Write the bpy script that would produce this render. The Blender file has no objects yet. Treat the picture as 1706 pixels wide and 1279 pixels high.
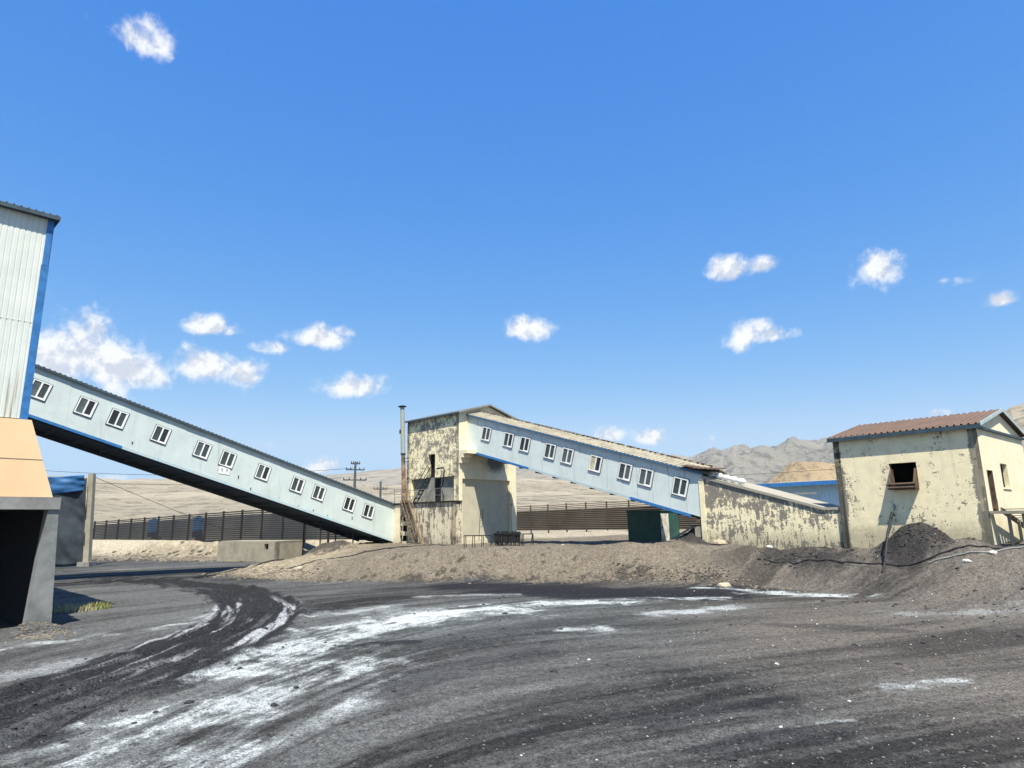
import bpy, math, random
import numpy as np
from mathutils import Vector, Matrix
R = math.radians
random.seed(7)
scene = bpy.context.scene
col = scene.collection

# ------------------------------------------------------------------ scene constants
EXPOSURE_VALUE = 0.85
SUN_STRENGTH = 5.0
SKY_STRENGTH = 0.13
SKY_CURVE = ((1.45, 0.42, 2.15), (0.764, 0.93, 3.15), (0.25, 2.62, 4.2))   # (power, gain, ceiling) per channel: the deep polarised blue of the photograph
CLOUD_SHADE = (3.0, 3.2, 3.6)
CLOUD_LIT = (4.4, 4.45, 4.5)
HAZE = 0.00009

# ------------------------------------------------------------------ camera
cam_d = bpy.data.cameras.new('camera'); cam = bpy.data.objects.new('camera', cam_d); col.objects.link(cam)
cam_d.sensor_width = 36; cam_d.lens = 36 * 1100 / 1706; cam_d.clip_end = 20000; cam_d.clip_start = 0.1
cam.location = (0, 0, 3.0)
cam.matrix_world = Matrix.Translation((0, 0, 3.0)) @ Matrix.Rotation(R(90 + 11.9), 4, 'X') @ Matrix.Rotation(R(-0.8), 4, 'Z')
scene.camera = cam

# ------------------------------------------------------------------ sky, sun, exposure
SUN_EL, SUN_AZ = 60.0, 171.0            # azimuth measured from +Y (view direction) clockwise
scene.view_settings.view_transform = 'Standard'; scene.view_settings.look = 'None'
scene.view_settings.exposure = EXPOSURE_VALUE
scene.view_settings.gamma = 1.0
# clouds: azimuth, elevation, half width, half height (degrees), thickness
CLOUDS = [(-32.92, 35.66, 2.4, 1.31, 0.5), (-31.38, 35.55, 1.15, 0.9, 0.35), (-33.6, 12.7, 4.6, 2.5, 1), (-36.0, 12.2, 3.0, 2.2, 1), (-31.6, 12.0, 3.2, 1.9, 1), (-30.0, 11.85, 2.89, 1.54, 1), (-25.42, 12.75, 2.59, 1.32, 0.95), (-22.22, 12.18, 1.48, 1.26, 0.9), (-25.66, 15.8, 2.07, 0.75, 0.75), (-23.84, 15.62, 1.47, 0.57, 0.6), (-16.66, 15.71, 2.62, 0.9, 0.7), (-14.92, 16.22, 1.32, 0.6, 0.6), (-20.73, 14.49, 1.72, 0.48, 0.38), (19.21, 20.47, 1.95, 1.06, 1), (21.95, 20.43, 1.6, 0.62, 0.7), (30.45, 18.94, 2.08, 1.32, 1), (37.55, 14.94, 1.14, 0.45, 0.75), (20.21, 15.17, 1.6, 1.26, 0.95), (22.22, 14.85, 1.38, 0.62, 0.6), (1.81, 16.88, 2.7, 1.03, 0.75), (-14.24, 11.71, 2.73, 0.91, 0.9), (9.03, 7.44, 1.73, 0.72, 0.85), (11.91, 7.13, 1.09, 0.56, 0.55), (16.29, 6.44, 0.77, 0.45, 0.25), (-16.16, 4.86, 1.54, 0.69, 0.5), (33.53, 7.4, 0.87, 0.3, 0.3), (-31.0, 3.62, 1.08, 0.4, 0.4), (-21.15, 6.28, 0.91, 0.38, 0.3), (34.95, 16.73, 1.09, 0.3, 0.2)]
world = bpy.data.worlds.new('World'); scene.world = world; world.use_nodes = True
def N(nt, t, **kw):
    n = nt.nodes.new(t)
    for k, v_ in kw.items():
        if k.startswith('i_'): n.inputs[k[2:].replace('_', ' ')].default_value = v_
        else: setattr(n, k, v_)
    return n
def M(nt, op, a, b=None, c=None, clamp=False):
    n = nt.nodes.new('ShaderNodeMath'); n.operation = op; n.use_clamp = clamp
    for i, s in enumerate((a, b, c)):
        if s is None: continue
        if isinstance(s, (int, float)): n.inputs[i].default_value = s
        else: nt.links.new(s, n.inputs[i])
    return n.outputs[0]
def MIX(nt, fac, a, b, mode='MIX'):
    n = nt.nodes.new('ShaderNodeMix'); n.data_type = 'RGBA'; n.blend_type = mode
    for s, i in ((fac, 0), (a, 6), (b, 7)):
        if isinstance(s, (int, float)): n.inputs[i].default_value = s
        elif isinstance(s, (tuple, list)): n.inputs[i].default_value = (*s[:3], 1)
        else: nt.links.new(s, n.inputs[i])
    return n.outputs[2]
def RAMP(nt, src, lo, hi, a=0.0, b=1.0, smooth=True):
    n = nt.nodes.new('ShaderNodeMapRange'); n.interpolation_type = 'SMOOTHSTEP' if smooth else 'LINEAR'
    nt.links.new(src, n.inputs[0])
    for i, s in enumerate((lo, hi, a, b)): n.inputs[i + 1].default_value = s
    return n.outputs[0]
def build_world():
    nt = world.node_tree; nt.nodes.clear()
    out = N(nt, 'ShaderNodeOutputWorld'); bg = N(nt, 'ShaderNodeBackground'); nt.links.new(bg.outputs[0], out.inputs[0])
    sky = N(nt, 'ShaderNodeTexSky'); sky.sky_type = 'NISHITA'; sky.sun_disc = False
    sky.sun_elevation = R(SUN_EL); sky.sun_rotation = R(SUN_AZ); sky.altitude = 1200; sky.air_density = 1.0
    sky.dust_density = 0.6; sky.ozone_density = 3.0
    sep = N(nt, 'ShaderNodeSeparateColor'); nt.links.new(sky.outputs[0], sep.inputs[0]); cmb = N(nt, 'ShaderNodeCombineColor')
    for i, (g_, k_, mx) in enumerate(SKY_CURVE):
        c_ = M(nt, 'SMOOTH_MIN', M(nt, 'MULTIPLY', M(nt, 'POWER', sep.outputs[i], g_), k_), mx, 0.5); nt.links.new(c_, cmb.inputs[i])
    tc = N(nt, 'ShaderNodeTexCoord'); sp = N(nt, 'ShaderNodeSeparateXYZ'); nt.links.new(tc.outputs['Generated'], sp.inputs[0])
    az = M(nt, 'MULTIPLY', M(nt, 'ARCTAN2', sp.outputs[0], sp.outputs[1]), 180 / math.pi)
    el = M(nt, 'MULTIPLY', M(nt, 'ARCSINE', sp.outputs[2]), 180 / math.pi)
    nz = N(nt, 'ShaderNodeTexNoise'); nt.links.new(tc.outputs['Generated'], nz.inputs['Vector'])
    nz.inputs['Scale'].default_value = 20; nz.inputs['Detail'].default_value = 10; nz.inputs['Roughness'].default_value = 0.64
    nz.inputs['Distortion'].default_value = 0.15
    off = N(nt, 'ShaderNodeVectorMath'); off.operation = 'ADD'; off.inputs[1].default_value = (-.004, 0, 0.012); nt.links.new(tc.outputs['Generated'], off.inputs[0])
    nz2 = N(nt, 'ShaderNodeTexNoise'); nt.links.new(off.outputs[0], nz2.inputs['Vector']); nz2.inputs['Scale'].default_value = 20; nz2.inputs['Detail'].default_value = 5
    nz2.inputs['Roughness'].default_value = 0.6; nz2.inputs['Distortion'].default_value = 0.15
    nb = N(nt, 'ShaderNodeTexNoise'); nt.links.new(tc.outputs['Generated'], nb.inputs['Vector'])
    nb.inputs['Scale'].default_value = 9; nb.inputs['Detail'].default_value = 3
    total = None
    wx = M(nt, 'MULTIPLY', M(nt, 'SUBTRACT', nb.outputs[0], 0.5), 3.5)
    azw = M(nt, 'ADD', az, wx)
    for a, e, ra, re, s in CLOUDS:
        dx = M(nt, 'DIVIDE', M(nt, 'SUBTRACT', azw, a), ra * 1.3)
        # flatter underside, billowing top
        de = M(nt, 'SUBTRACT', el, e - re * 0.25)
        dy = M(nt, 'MAXIMUM', M(nt, 'DIVIDE', de, re * 1.55), M(nt, 'DIVIDE', de, -re * 1.15))
        d2 = M(nt, 'ADD', M(nt, 'MULTIPLY', dx, dx), M(nt, 'MULTIPLY', dy, dy))
        g = M(nt, 'MULTIPLY', M(nt, 'SUBTRACT', 1.0, M(nt, 'SQRT', d2)), 0.55 + 0.45 * s)
        g = M(nt, 'MINIMUM', g, s * 0.9)
        total = g if total is None else M(nt, 'MAXIMUM', total, g)
    dens = M(nt, 'ADD', total, M(nt, 'MULTIPLY', M(nt, 'SUBTRACT', nz.outputs[0], 0.52), 2.3))
    dens = RAMP(nt, dens, 0.0, 0.7)
    top_lit = RAMP(nt, M(nt, 'SUBTRACT', nz.outputs[0], nz2.outputs[0]), -0.09, 0.05)  # lit cloud tops and shaded undersides painted into the colour
    cc = MIX(nt, top_lit, CLOUD_SHADE, CLOUD_LIT)
    fin = MIX(nt, M(nt, 'MULTIPLY', dens, 0.97), cmb.outputs[0], cc)
    nt.links.new(fin, bg.inputs[0]); bg.inputs[1].default_value = SKY_STRENGTH
build_world()
sun_d = bpy.data.lights.new('sun', 'SUN'); sun_d.energy = SUN_STRENGTH; sun_d.angle = R(0.5); sun_d.color = (1.0, 0.95, 0.82)
sun = bpy.data.objects.new('sun', sun_d); col.objects.link(sun)
sv = Vector((math.sin(R(SUN_AZ)) * math.cos(R(SUN_EL)), math.cos(R(SUN_AZ)) * math.cos(R(SUN_EL)), math.sin(R(SUN_EL))))
sun.rotation_euler = sv.to_track_quat('Z', 'Y').to_euler(); sun.location = (0, 0, 60)

# ------------------------------------------------------------------ object helpers
def tag(o, label=None, cat=None, group=None, kind=None):
    if label: o['label'] = label
    if cat: o['category'] = cat
    if group: o['group'] = group
    if kind: o['kind'] = kind
    return o
def empty(name, loc, rz, label, cat, group=None):
    o = bpy.data.objects.new(name, None); col.objects.link(o); o.empty_display_size = 0.3
    o.location = loc; o.rotation_euler = (0, 0, rz); return tag(o, label, cat, group)
def copy_tree(o, parent=None):
    c = o.copy(); col.objects.link(c)
    c.parent = parent
    for ch in o.children: copy_tree(ch, c)
    return c
class MB:
    def __init__(s): s.v = []; s.f = []
    def quad(s, a, b, c, d):
        i = len(s.v); s.v += [tuple(a), tuple(b), tuple(c), tuple(d)]; s.f.append((i, i + 1, i + 2, i + 3))
    def poly(s, pts):
        i = len(s.v); s.v += [tuple(p) for p in pts]; s.f.append(tuple(range(i, i + len(pts))))
    def box(s, x0, x1, y0, y1, z0, z1):
        s.hexa([(x0, y0, z0), (x1, y0, z0), (x1, y1, z0), (x0, y1, z0), (x0, y0, z1), (x1, y0, z1), (x1, y1, z1), (x0, y1, z1)])
    def hexa(s, p):
        i = len(s.v); s.v += [tuple(q) for q in p]
        for f in ((0, 3, 2, 1), (4, 5, 6, 7), (0, 1, 5, 4), (1, 2, 6, 5), (2, 3, 7, 6), (3, 0, 4, 7)): s.f.append(tuple(i + k for k in f))
    def prism(s, pts, off):
        """closed polygon pts (3d) extruded by vector off"""
        i = len(s.v); n = len(pts); s.v += [tuple(p) for p in pts] + [tuple(Vector(p) + Vector(off)) for p in pts]
        s.f.append(tuple(i + k for k in reversed(range(n)))); s.f.append(tuple(i + n + k for k in range(n)))
        for k in range(n):
            k2 = (k + 1) % n; s.f.append((i + k, i + k2, i + n + k2, i + n + k))
    def bar(s, a, b, w, h=None, up=(0, 0, 1)):
        h = h or w; a = Vector(a); b = Vector(b); d = (b - a).normalized(); up = Vector(up)
        if abs(d.dot(up)) > 0.98: up = Vector((0, 1, 0))
        x = d.cross(up).normalized() * w / 2; z = x.cross(d).normalized() * h / 2
        s.hexa([a - x - z, a + x - z, b + x - z, b - x - z, a - x + z, a + x + z, b + x + z, b - x + z])
    def tube(s, pts, r, n=8, caps=True):
        pts = [Vector(p) for p in pts]; rs = r if isinstance(r, (list, tuple)) else [r] * len(pts); i0 = len(s.v)
        for k, p in enumerate(pts):
            d = (pts[min(k + 1, len(pts) - 1)] - pts[max(k - 1, 0)]).normalized()
            up = Vector((0, 0, 1)) if abs(d.z) < 0.95 else Vector((0, 1, 0))
            x = d.cross(up).normalized(); y = x.cross(d).normalized()
            for j in range(n):
                a = 2 * math.pi * j / n; s.v.append(tuple(p + (x * math.cos(a) + y * math.sin(a)) * rs[k]))
        for k in range(len(pts) - 1):
            for j in range(n):
                j2 = (j + 1) % n; s.f.append((i0 + k * n + j, i0 + k * n + j2, i0 + (k + 1) * n + j2, i0 + (k + 1) * n + j))
        if caps:
            s.f.append(tuple(i0 + j for j in reversed(range(n)))); s.f.append(tuple(i0 + (len(pts) - 1) * n + j for j in range(n)))
    def wall(s, org, ax, th, L, H, holes=(), top=None, base=0.0):
        """wall in plane spanned by ax and Z starting at org, thickness vector th (inwards); holes (a0,a1,z0,z1)"""
        org, ax, th = Vector(org), Vector(ax), Vector(th)
        xs = sorted({0.0, L} | {h[0] for h in holes} | {h[1] for h in holes})
        zs = sorted({base, H} | {h[2] for h in holes} | {h[3] for h in holes})
        solid = lambda a, z: 0 < a < L and base < z < H and not any(h[0] < a < h[1] and h[2] < z < h[3] for h in holes)
        P = lambda a, z, t: org + ax * a + Vector((0, 0, z)) + th * t
        for i in range(len(xs) - 1):
            for j in range(len(zs) - 1):
                a0, a1, z0, z1 = xs[i], xs[i + 1], zs[j], zs[j + 1]; am, zm = (a0 + a1) / 2, (z0 + z1) / 2
                if not solid(am, zm): continue
                s.quad(P(a0, z0, 0), P(a1, z0, 0), P(a1, z1, 0), P(a0, z1, 0)); s.quad(P(a1, z0, 1), P(a0, z0, 1), P(a0, z1, 1), P(a1, z1, 1))
                e = 1e-3
                if not solid(a0 - e, zm): s.quad(P(a0, z0, 1), P(a0, z0, 0), P(a0, z1, 0), P(a0, z1, 1))
                if not solid(a1 + e, zm): s.quad(P(a1, z0, 0), P(a1, z0, 1), P(a1, z1, 1), P(a1, z1, 0))
                if not solid(am, z1 + e): s.quad(P(a0, z1, 0), P(a1, z1, 0), P(a1, z1, 1), P(a0, z1, 1))
                if not solid(am, z0 - e): s.quad(P(a0, z0, 1), P(a1, z0, 1), P(a1, z0, 0), P(a0, z0, 0))
    def rib(s, a, b, c, pitch=0.25, h=0.035, th=0.012, duty=0.3, sag=0.0):
        """ribbed sheet: ribs run along a->b, repeated a->c; trapezoid ribs raised along the sheet normal"""
        a, b, c = Vector(a), Vector(b), Vector(c); d = b - a; e = c - a; L = e.length; e.normalize(); nrm = e.cross(d).normalized()
        if nrm.z < 0: nrm = -nrm
        n = max(1, int(round(L / pitch))); p = L / n; prof = []
        for k in range(n):
            w = p * duty
            prof += [(k * p, 0), (k * p + (p - w) / 2, 0), (k * p + (p - w) / 2 + w * .25, h), (k * p + (p + w) / 2 - w * .25, h), (k * p + (p + w) / 2, 0)]
        prof.append((L, 0)); i = len(s.v); m = len(prof)
        for lay in (0, -th):
            for base in (a, b):
                for (t, hh) in prof: s.v.append(tuple(base + e * t + nrm * (hh + lay)))
        for k in range(m - 1):
            s.f.append((i + k, i + k + 1, i + m + k + 1, i + m + k)); s.f.append((i + 2 * m + k + 1, i + 2 * m + k, i + 3 * m + k, i + 3 * m + k + 1))
            s.f.append((i + k + 1, i + k, i + 2 * m + k, i + 2 * m + k + 1)); s.f.append((i + m + k, i + m + k + 1, i + 3 * m + k + 1, i + 3 * m + k))
        s.f.append((i, i + m, i + 3 * m, i + 2 * m)); s.f.append((i + m - 1, i + 3 * m - 1, i + 4 * m - 1, i + 2 * m - 1)) if False else None
    def build(s, name, mat, parent=None, loc=None, smooth=False, bevel=0.0):
        me = bpy.data.meshes.new(name); me.from_pydata(s.v, [], s.f); me.validate(); me.update()
        o = bpy.data.objects.new(name, me); col.objects.link(o); me.materials.append(mat)
        if parent is not None: o.parent = parent
        if loc is not None: o.location = loc
        if smooth: me.polygons.foreach_set('use_smooth', [True] * len(me.polygons))
        if bevel:
            b = o.modifiers.new('bevel', 'BEVEL'); b.width = bevel; b.segments = 2; b.limit_method = 'ANGLE'
        return o

# ------------------------------------------------------------------ materials
def newmat(name):
    m = bpy.data.materials.new(name); m.use_nodes = True; nt = m.node_tree
    b = nt.nodes['Principled BSDF']; tc = nt.nodes.new('ShaderNodeTexCoord'); return m, nt, b, tc
def noise(nt, vec, scale, detail=6, rough=0.6, stretch=None, dist=0.0):
    if stretch:
        mp = nt.nodes.new('ShaderNodeMapping'); mp.inputs['Scale'].default_value = stretch; nt.links.new(vec, mp.inputs[0]); vec = mp.outputs[0]
    n = nt.nodes.new('ShaderNodeTexNoise'); nt.links.new(vec, n.inputs['Vector']); n.inputs['Scale'].default_value = scale
    n.inputs['Detail'].default_value = detail; n.inputs['Roughness'].default_value = rough; n.inputs['Distortion'].default_value = dist
    return n.outputs[0]
def bump(nt, b, h, strength, dist=0.02):
    n = nt.nodes.new('ShaderNodeBump'); n.inputs['Strength'].default_value = strength; n.inputs['Distance'].default_value = dist
    nt.links.new(h, n.inputs['Height']); nt.links.new(n.outputs[0], b.inputs['Normal'])
def plain(name, c, rough=0.7, metal=0.0, var=0.25, scale=3.0, c2=None, spec=0.3, bmp=0.2, stretch=None, thr=(0.35, 0.7)):
    m, nt, b, tc = newmat(name); v_ = tc.outputs['Object']
    n1 = noise(nt, v_, scale, 8, 0.65, stretch); c2 = c2 or tuple(k * (1 - var) for k in c)
    cc = MIX(nt, RAMP(nt, n1, *thr), c, c2)
    nt.links.new(cc, b.inputs['Base Color']); b.inputs['Roughness'].default_value = rough; b.inputs['Metallic'].default_value = metal
    b.inputs['Specular IOR Level'].default_value = spec
    if bmp: bump(nt, b, noise(nt, v_, scale * 8, 5), bmp, 0.01)
    return m
def peel(name, paint, under, amount=0.5, scale=1.2, streak=0.3, zlo=0.0, zhi=10.0, lowmore=0.0, topmore=0.0, damp=0.5, vstr=0.0, edges=(), blob=None):
    """cream paint flaking off grey cement render"""
    m, nt, b, tc = newmat(name); v_ = tc.outputs['Object']; sp = nt.nodes.new('ShaderNodeSeparateXYZ'); nt.links.new(v_, sp.inputs[0])
    big = noise(nt, v_, scale * 0.45, 3, 0.5); mid = noise(nt, v_, scale * 1.6, 10, 0.72, (1, 1, 0.8), 0.3)
    fin = noise(nt, v_, scale * 7, 6, 0.7); st = noise(nt, v_, scale * 3.2, 6, 0.6, (1, 1, 0.18)); hz = noise(nt, v_, scale * 2.4, 5, 0.6, (0.25, 0.25, 1.6))
    z01 = RAMP(nt, sp.outputs[2], zlo, zhi, 0, 1, False)
    s = M(nt, 'ADD', M(nt, 'MULTIPLY', big, 0.65), M(nt, 'MULTIPLY', mid, 1.0)); s = M(nt, 'ADD', s, M(nt, 'MULTIPLY', fin, 0.75))
    s = M(nt, 'ADD', s, M(nt, 'MULTIPLY', st, streak + vstr)); s = M(nt, 'ADD', s, M(nt, 'MULTIPLY', hz, 0.25))
    tot = 0.65 + 1.0 + 0.75 + streak + vstr + 0.25
    s = M(nt, 'DIVIDE', s, tot)
    s = M(nt, 'ADD', s, M(nt, 'MULTIPLY', z01, topmore)); s = M(nt, 'ADD', s, M(nt, 'MULTIPLY', M(nt, 'SUBTRACT', 1.0, z01), lowmore))
    for xe, wd, k in edges:      # bands beside a corner where nearly all the paint has gone
        q = M(nt, 'ABSOLUTE', M(nt, 'SUBTRACT', sp.outputs[0], xe)); q = RAMP(nt, M(nt, 'ADD', q, M(nt, 'MULTIPLY', M(nt, 'SUBTRACT', mid, 0.5), .5)), wd, wd * .55)
        s = M(nt, 'ADD', s, M(nt, 'MULTIPLY', q, k))
    th = 0.5 + (0.5 - amount) * 0.20
    mask = RAMP(nt, s, th, th + 0.012)
    p1 = MIX(nt, RAMP(nt, noise(nt, v_, scale * 1.1, 7, 0.6), 0.3, 0.7), paint, tuple(k * 0.86 for k in paint))
    p1 = MIX(nt, M(nt, 'MULTIPLY', RAMP(nt, noise(nt, v_, 2.6, 6, 0.65, (1, 1, 0.07)), 0.52, 0.8), 0.35), p1, (paint[0] * .45, paint[1] * .42, paint[2] * .38))
    u1 = MIX(nt, RAMP(nt, noise(nt, v_, scale * 3, 8, 0.7), 0.3, 0.7), under, tuple(k * 0.7 for k in under))
    cc = MIX(nt, mask, p1, u1)
    # splash dirt thrown up from the coal yard around the foot of the wall
    dirt = M(nt, 'MULTIPLY', RAMP(nt, M(nt, 'ADD', sp.outputs[2], M(nt, 'MULTIPLY', M(nt, 'SUBTRACT', mid, 0.5), 1.8)), 0.9, -0.15), damp)
    cc = MIX(nt, dirt, cc, (0.13, 0.12, 0.09))
    if blob:                     # soot blown out below the gallery floor
        y0, z0, ry, rz = blob
        a_ = M(nt, 'POWER', M(nt, 'DIVIDE', M(nt, 'SUBTRACT', sp.outputs[1], y0), ry), 2); b_ = M(nt, 'POWER', M(nt, 'DIVIDE', M(nt, 'SUBTRACT', sp.outputs[2], z0), rz), 2)
        q = M(nt, 'ADD', M(nt, 'SQRT', M(nt, 'ADD', a_, b_)), M(nt, 'MULTIPLY', M(nt, 'SUBTRACT', mid, .5), 1.2)); cc = MIX(nt, RAMP(nt, q, 1.05, .25, 0, .88), cc, (.035, .035, .033))
    nt.links.new(cc, b.inputs['Base Color']); b.inputs['Roughness'].default_value = 0.9; b.inputs['Specular IOR Level'].default_value = 0.2
    bump(nt, b, M(nt, 'ADD', M(nt, 'MULTIPLY', mask, -0.6), M(nt, 'MULTIPLY', fin, 0.5)), 0.5, 0.02)
    return m
def panel(name, c, dirt=(0.25, 0.26, 0.26), amt=0.5, along=(1, 1, 0.12), low=None):
    """painted sandwich panel, faint seams, wash streaks and small dents"""
    m, nt, b, tc = newmat(name); v_ = tc.outputs['Object']
    a = noise(nt, v_, 0.9, 6, 0.6); s = noise(nt, v_, 1.8, 7, 0.65, along); f = noise(nt, v_, 9, 6, 0.7)
    cc = MIX(nt, RAMP(nt, a, 0.3, 0.7), c, tuple(k * 0.9 for k in c))
    cc = MIX(nt, M(nt, 'MULTIPLY', RAMP(nt, s, 0.5, 0.85), amt), cc, dirt)
    cc = MIX(nt, M(nt, 'MULTIPLY', RAMP(nt, f, 0.66, 0.74), 0.25), cc, dirt)
    nt.links.new(cc, b.inputs['Base Color']); b.inputs['Roughness'].default_value = 0.55; b.inputs['Specular IOR Level'].default_value = 0.35
    bump(nt, b, M(nt, 'ADD', a, M(nt, 'MULTIPLY', f, 0.1)), 0.35, 0.06)
    return m
CREAM = (0.85, 0.75, 0.50); CEMENT = (0.27, 0.247, 0.20)
m_peel_tower = peel('peel_tower', CREAM, CEMENT, 0.46, 2.1, 0.3, 0, 10, damp=0.3, topmore=.02)
m_tower_side = peel('cream_side', (0.78, 0.70, 0.50), (0.36, 0.33, 0.26), 0.16, 1.2, 0.2, damp=0.3)
m_tower_soot = peel('cream_side_sooty', (0.78, 0.70, 0.50), (0.36, 0.33, 0.26), 0.16, 1.2, 0.2, damp=0.3, blob=(3.9, 6.1, 1.7, 1.0))
m_peel_block = peel('peel_block', (0.66, 0.58, 0.42), (0.22, 0.19, 0.16), 0.47, 1.8, 0.4, 0, 3, vstr=1.3, damp=0.3)
m_peel_hall = peel('peel_hall', CREAM, (0.25, 0.225, 0.19), 0.46, 2.3, 0.4, 0.2, 3.0, topmore=0.045, damp=0.5, vstr=0.4)
m_peel_house = peel('peel_house', (0.875, 0.76, 0.50), CEMENT, 0.26, 2.2, 0.2, 0, 4.6, damp=0.5, topmore=0.0, lowmore=.02, edges=((0, .5, .10), (-5.97, .45, .085)))
m_house_side = peel('house_side', (0.80, 0.715, 0.50), CEMENT, 0.02, 1.2, 0.2, damp=0.25)
m_quoin = peel('bare_quoin', CREAM, CEMENT, 0.88, 1.6, 0.3, damp=0.3, topmore=0.04)
m_gal = panel('pale_blue_panel', (0.55, 0.62, 0.60))
m_gal2 = panel('pale_blue_panel_two', (0.59, 0.655, 0.635))
m_blue = plain('blue_trim', (0.04, 0.17, 0.42), 0.5, var=0.3)
m_paleblue = plain('faded_trim', (0.36, 0.52, 0.60), 0.6, var=0.4, c2=(0.5, 0.5, 0.46))
m_darkedge = plain('dark_eave', (0.05, 0.08, 0.10), 0.6, var=0.4)
m_roof_beige = plain('dusty_roof', (0.33, 0.30, 0.225), 0.85, c2=(0.21, 0.185, 0.14), scale=1.6)
m_roof_red = plain('rusty_roof', (0.165, 0.105, 0.078), 0.8, c2=(0.12, 0.088, 0.07), scale=0.9)
m_roof_grey = plain('grey_roof', (0.16, 0.19, 0.21), 0.7)
m_white = plain('white_frame', (0.78, 0.79, 0.78), 0.5, var=0.15)
m_gasket = plain('dark_gasket', (0.07, 0.08, 0.085), 0.7)
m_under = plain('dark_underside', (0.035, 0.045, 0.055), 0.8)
m_void_black = plain('void_black', (0.012, 0.012, 0.013), 0.9)  # near-black: interior shade of openings put into the colour; also the black cover
m_black = plain('black_steel', (0.02, 0.02, 0.021), 0.6)
m_rust = plain('rusty_steel', (0.12, 0.075, 0.05), 0.8, c2=(0.05, 0.037, 0.03), scale=4)
m_rustpale = plain('pale_rust', (0.33, 0.26, 0.17), 0.8, c2=(0.15, 0.10, 0.065), scale=3)
m_conc = plain('grey_concrete', (0.25, 0.25, 0.235), 0.9, var=0.35, scale=1.4)
m_conc_tan = plain('tan_concrete', (0.32, 0.29, 0.22), 0.9, var=0.3, scale=1.2)
m_slab = plain('dusty_slab', (0.34, 0.31, 0.255), 0.9, var=0.15, scale=0.8)
def glass(name, c):
    m, nt, b, tc = newmat(name); n = noise(nt, tc.outputs['Object'], 2.5, 4)
    nt.links.new(MIX(nt, RAMP(nt, n, 0.3, 0.7), c, tuple(k * 1.7 for k in c)), b.inputs['Base Color'])
    b.inputs['Roughness'].default_value = 0.22; b.inputs['Specular IOR Level'].default_value = 0.3; return m
m_glass = glass('dusty_dark_glass', (0.035, 0.045, 0.043)); m_glass_b = glass('dusty_grey_glass', (0.06, 0.075, 0.075)); m_glass_c = glass('black_glass', (0.018, 0.022, 0.022)); m_glass_tan = glass('curtained_glass', (0.35, 0.31, 0.2))
m_glass.node_tree.nodes['Principled BSDF'].inputs['Roughness'].default_value = 0.35
m_green = plain('green_sheet', (0.035, 0.095, 0.068), 0.6, c2=(0.022, 0.06, 0.048), scale=1.1)
m_net = plain('shade_net', (0.028, 0.035, 0.045), 0.95, c2=(0.045, 0.055, 0.065), scale=0.8)
m_tarp = plain('blue_tarp', (0.022, 0.11, 0.27), 0.6, c2=(0.015, 0.06, 0.15), scale=0.7)
m_hopper = plain('hopper_cream', (0.66, 0.455, 0.27), 0.7, c2=(0.62, 0.39, 0.22), scale=0.35, stretch=(1, 1, 0.3), bmp=0.05)
def cladding():
    m, nt, b, tc = newmat('white_cladding'); v_ = tc.outputs['Object']; sp = nt.nodes.new('ShaderNodeSeparateXYZ'); nt.links.new(v_, sp.inputs[0])
    s = noise(nt, v_, 7, 6, 0.6, (1, 1, 0.035)); a = noise(nt, v_, 1.0, 5)
    low = RAMP(nt, sp.outputs[2], 10.2, 6.4)
    rust = M(nt, 'MULTIPLY', RAMP(nt, s, 0.55, 0.68), M(nt, 'ADD', 0.12, M(nt, 'MULTIPLY', low, 0.75)))
    cc = MIX(nt, RAMP(nt, a, 0.3, 0.7), (0.64, 0.66, 0.60), (0.55, 0.575, 0.53)); cc = MIX(nt, rust, cc, (0.30, 0.25, 0.16))
    nt.links.new(cc, b.inputs['Base Color']); b.inputs['Roughness'].default_value = 0.5; return m
m_clad = cladding()
def fade_sheet():
    return panel('blue_ribbed_sheet', (0.42, 0.60, 0.74), amt=0.2)
m_sheet = fade_sheet()

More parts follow.
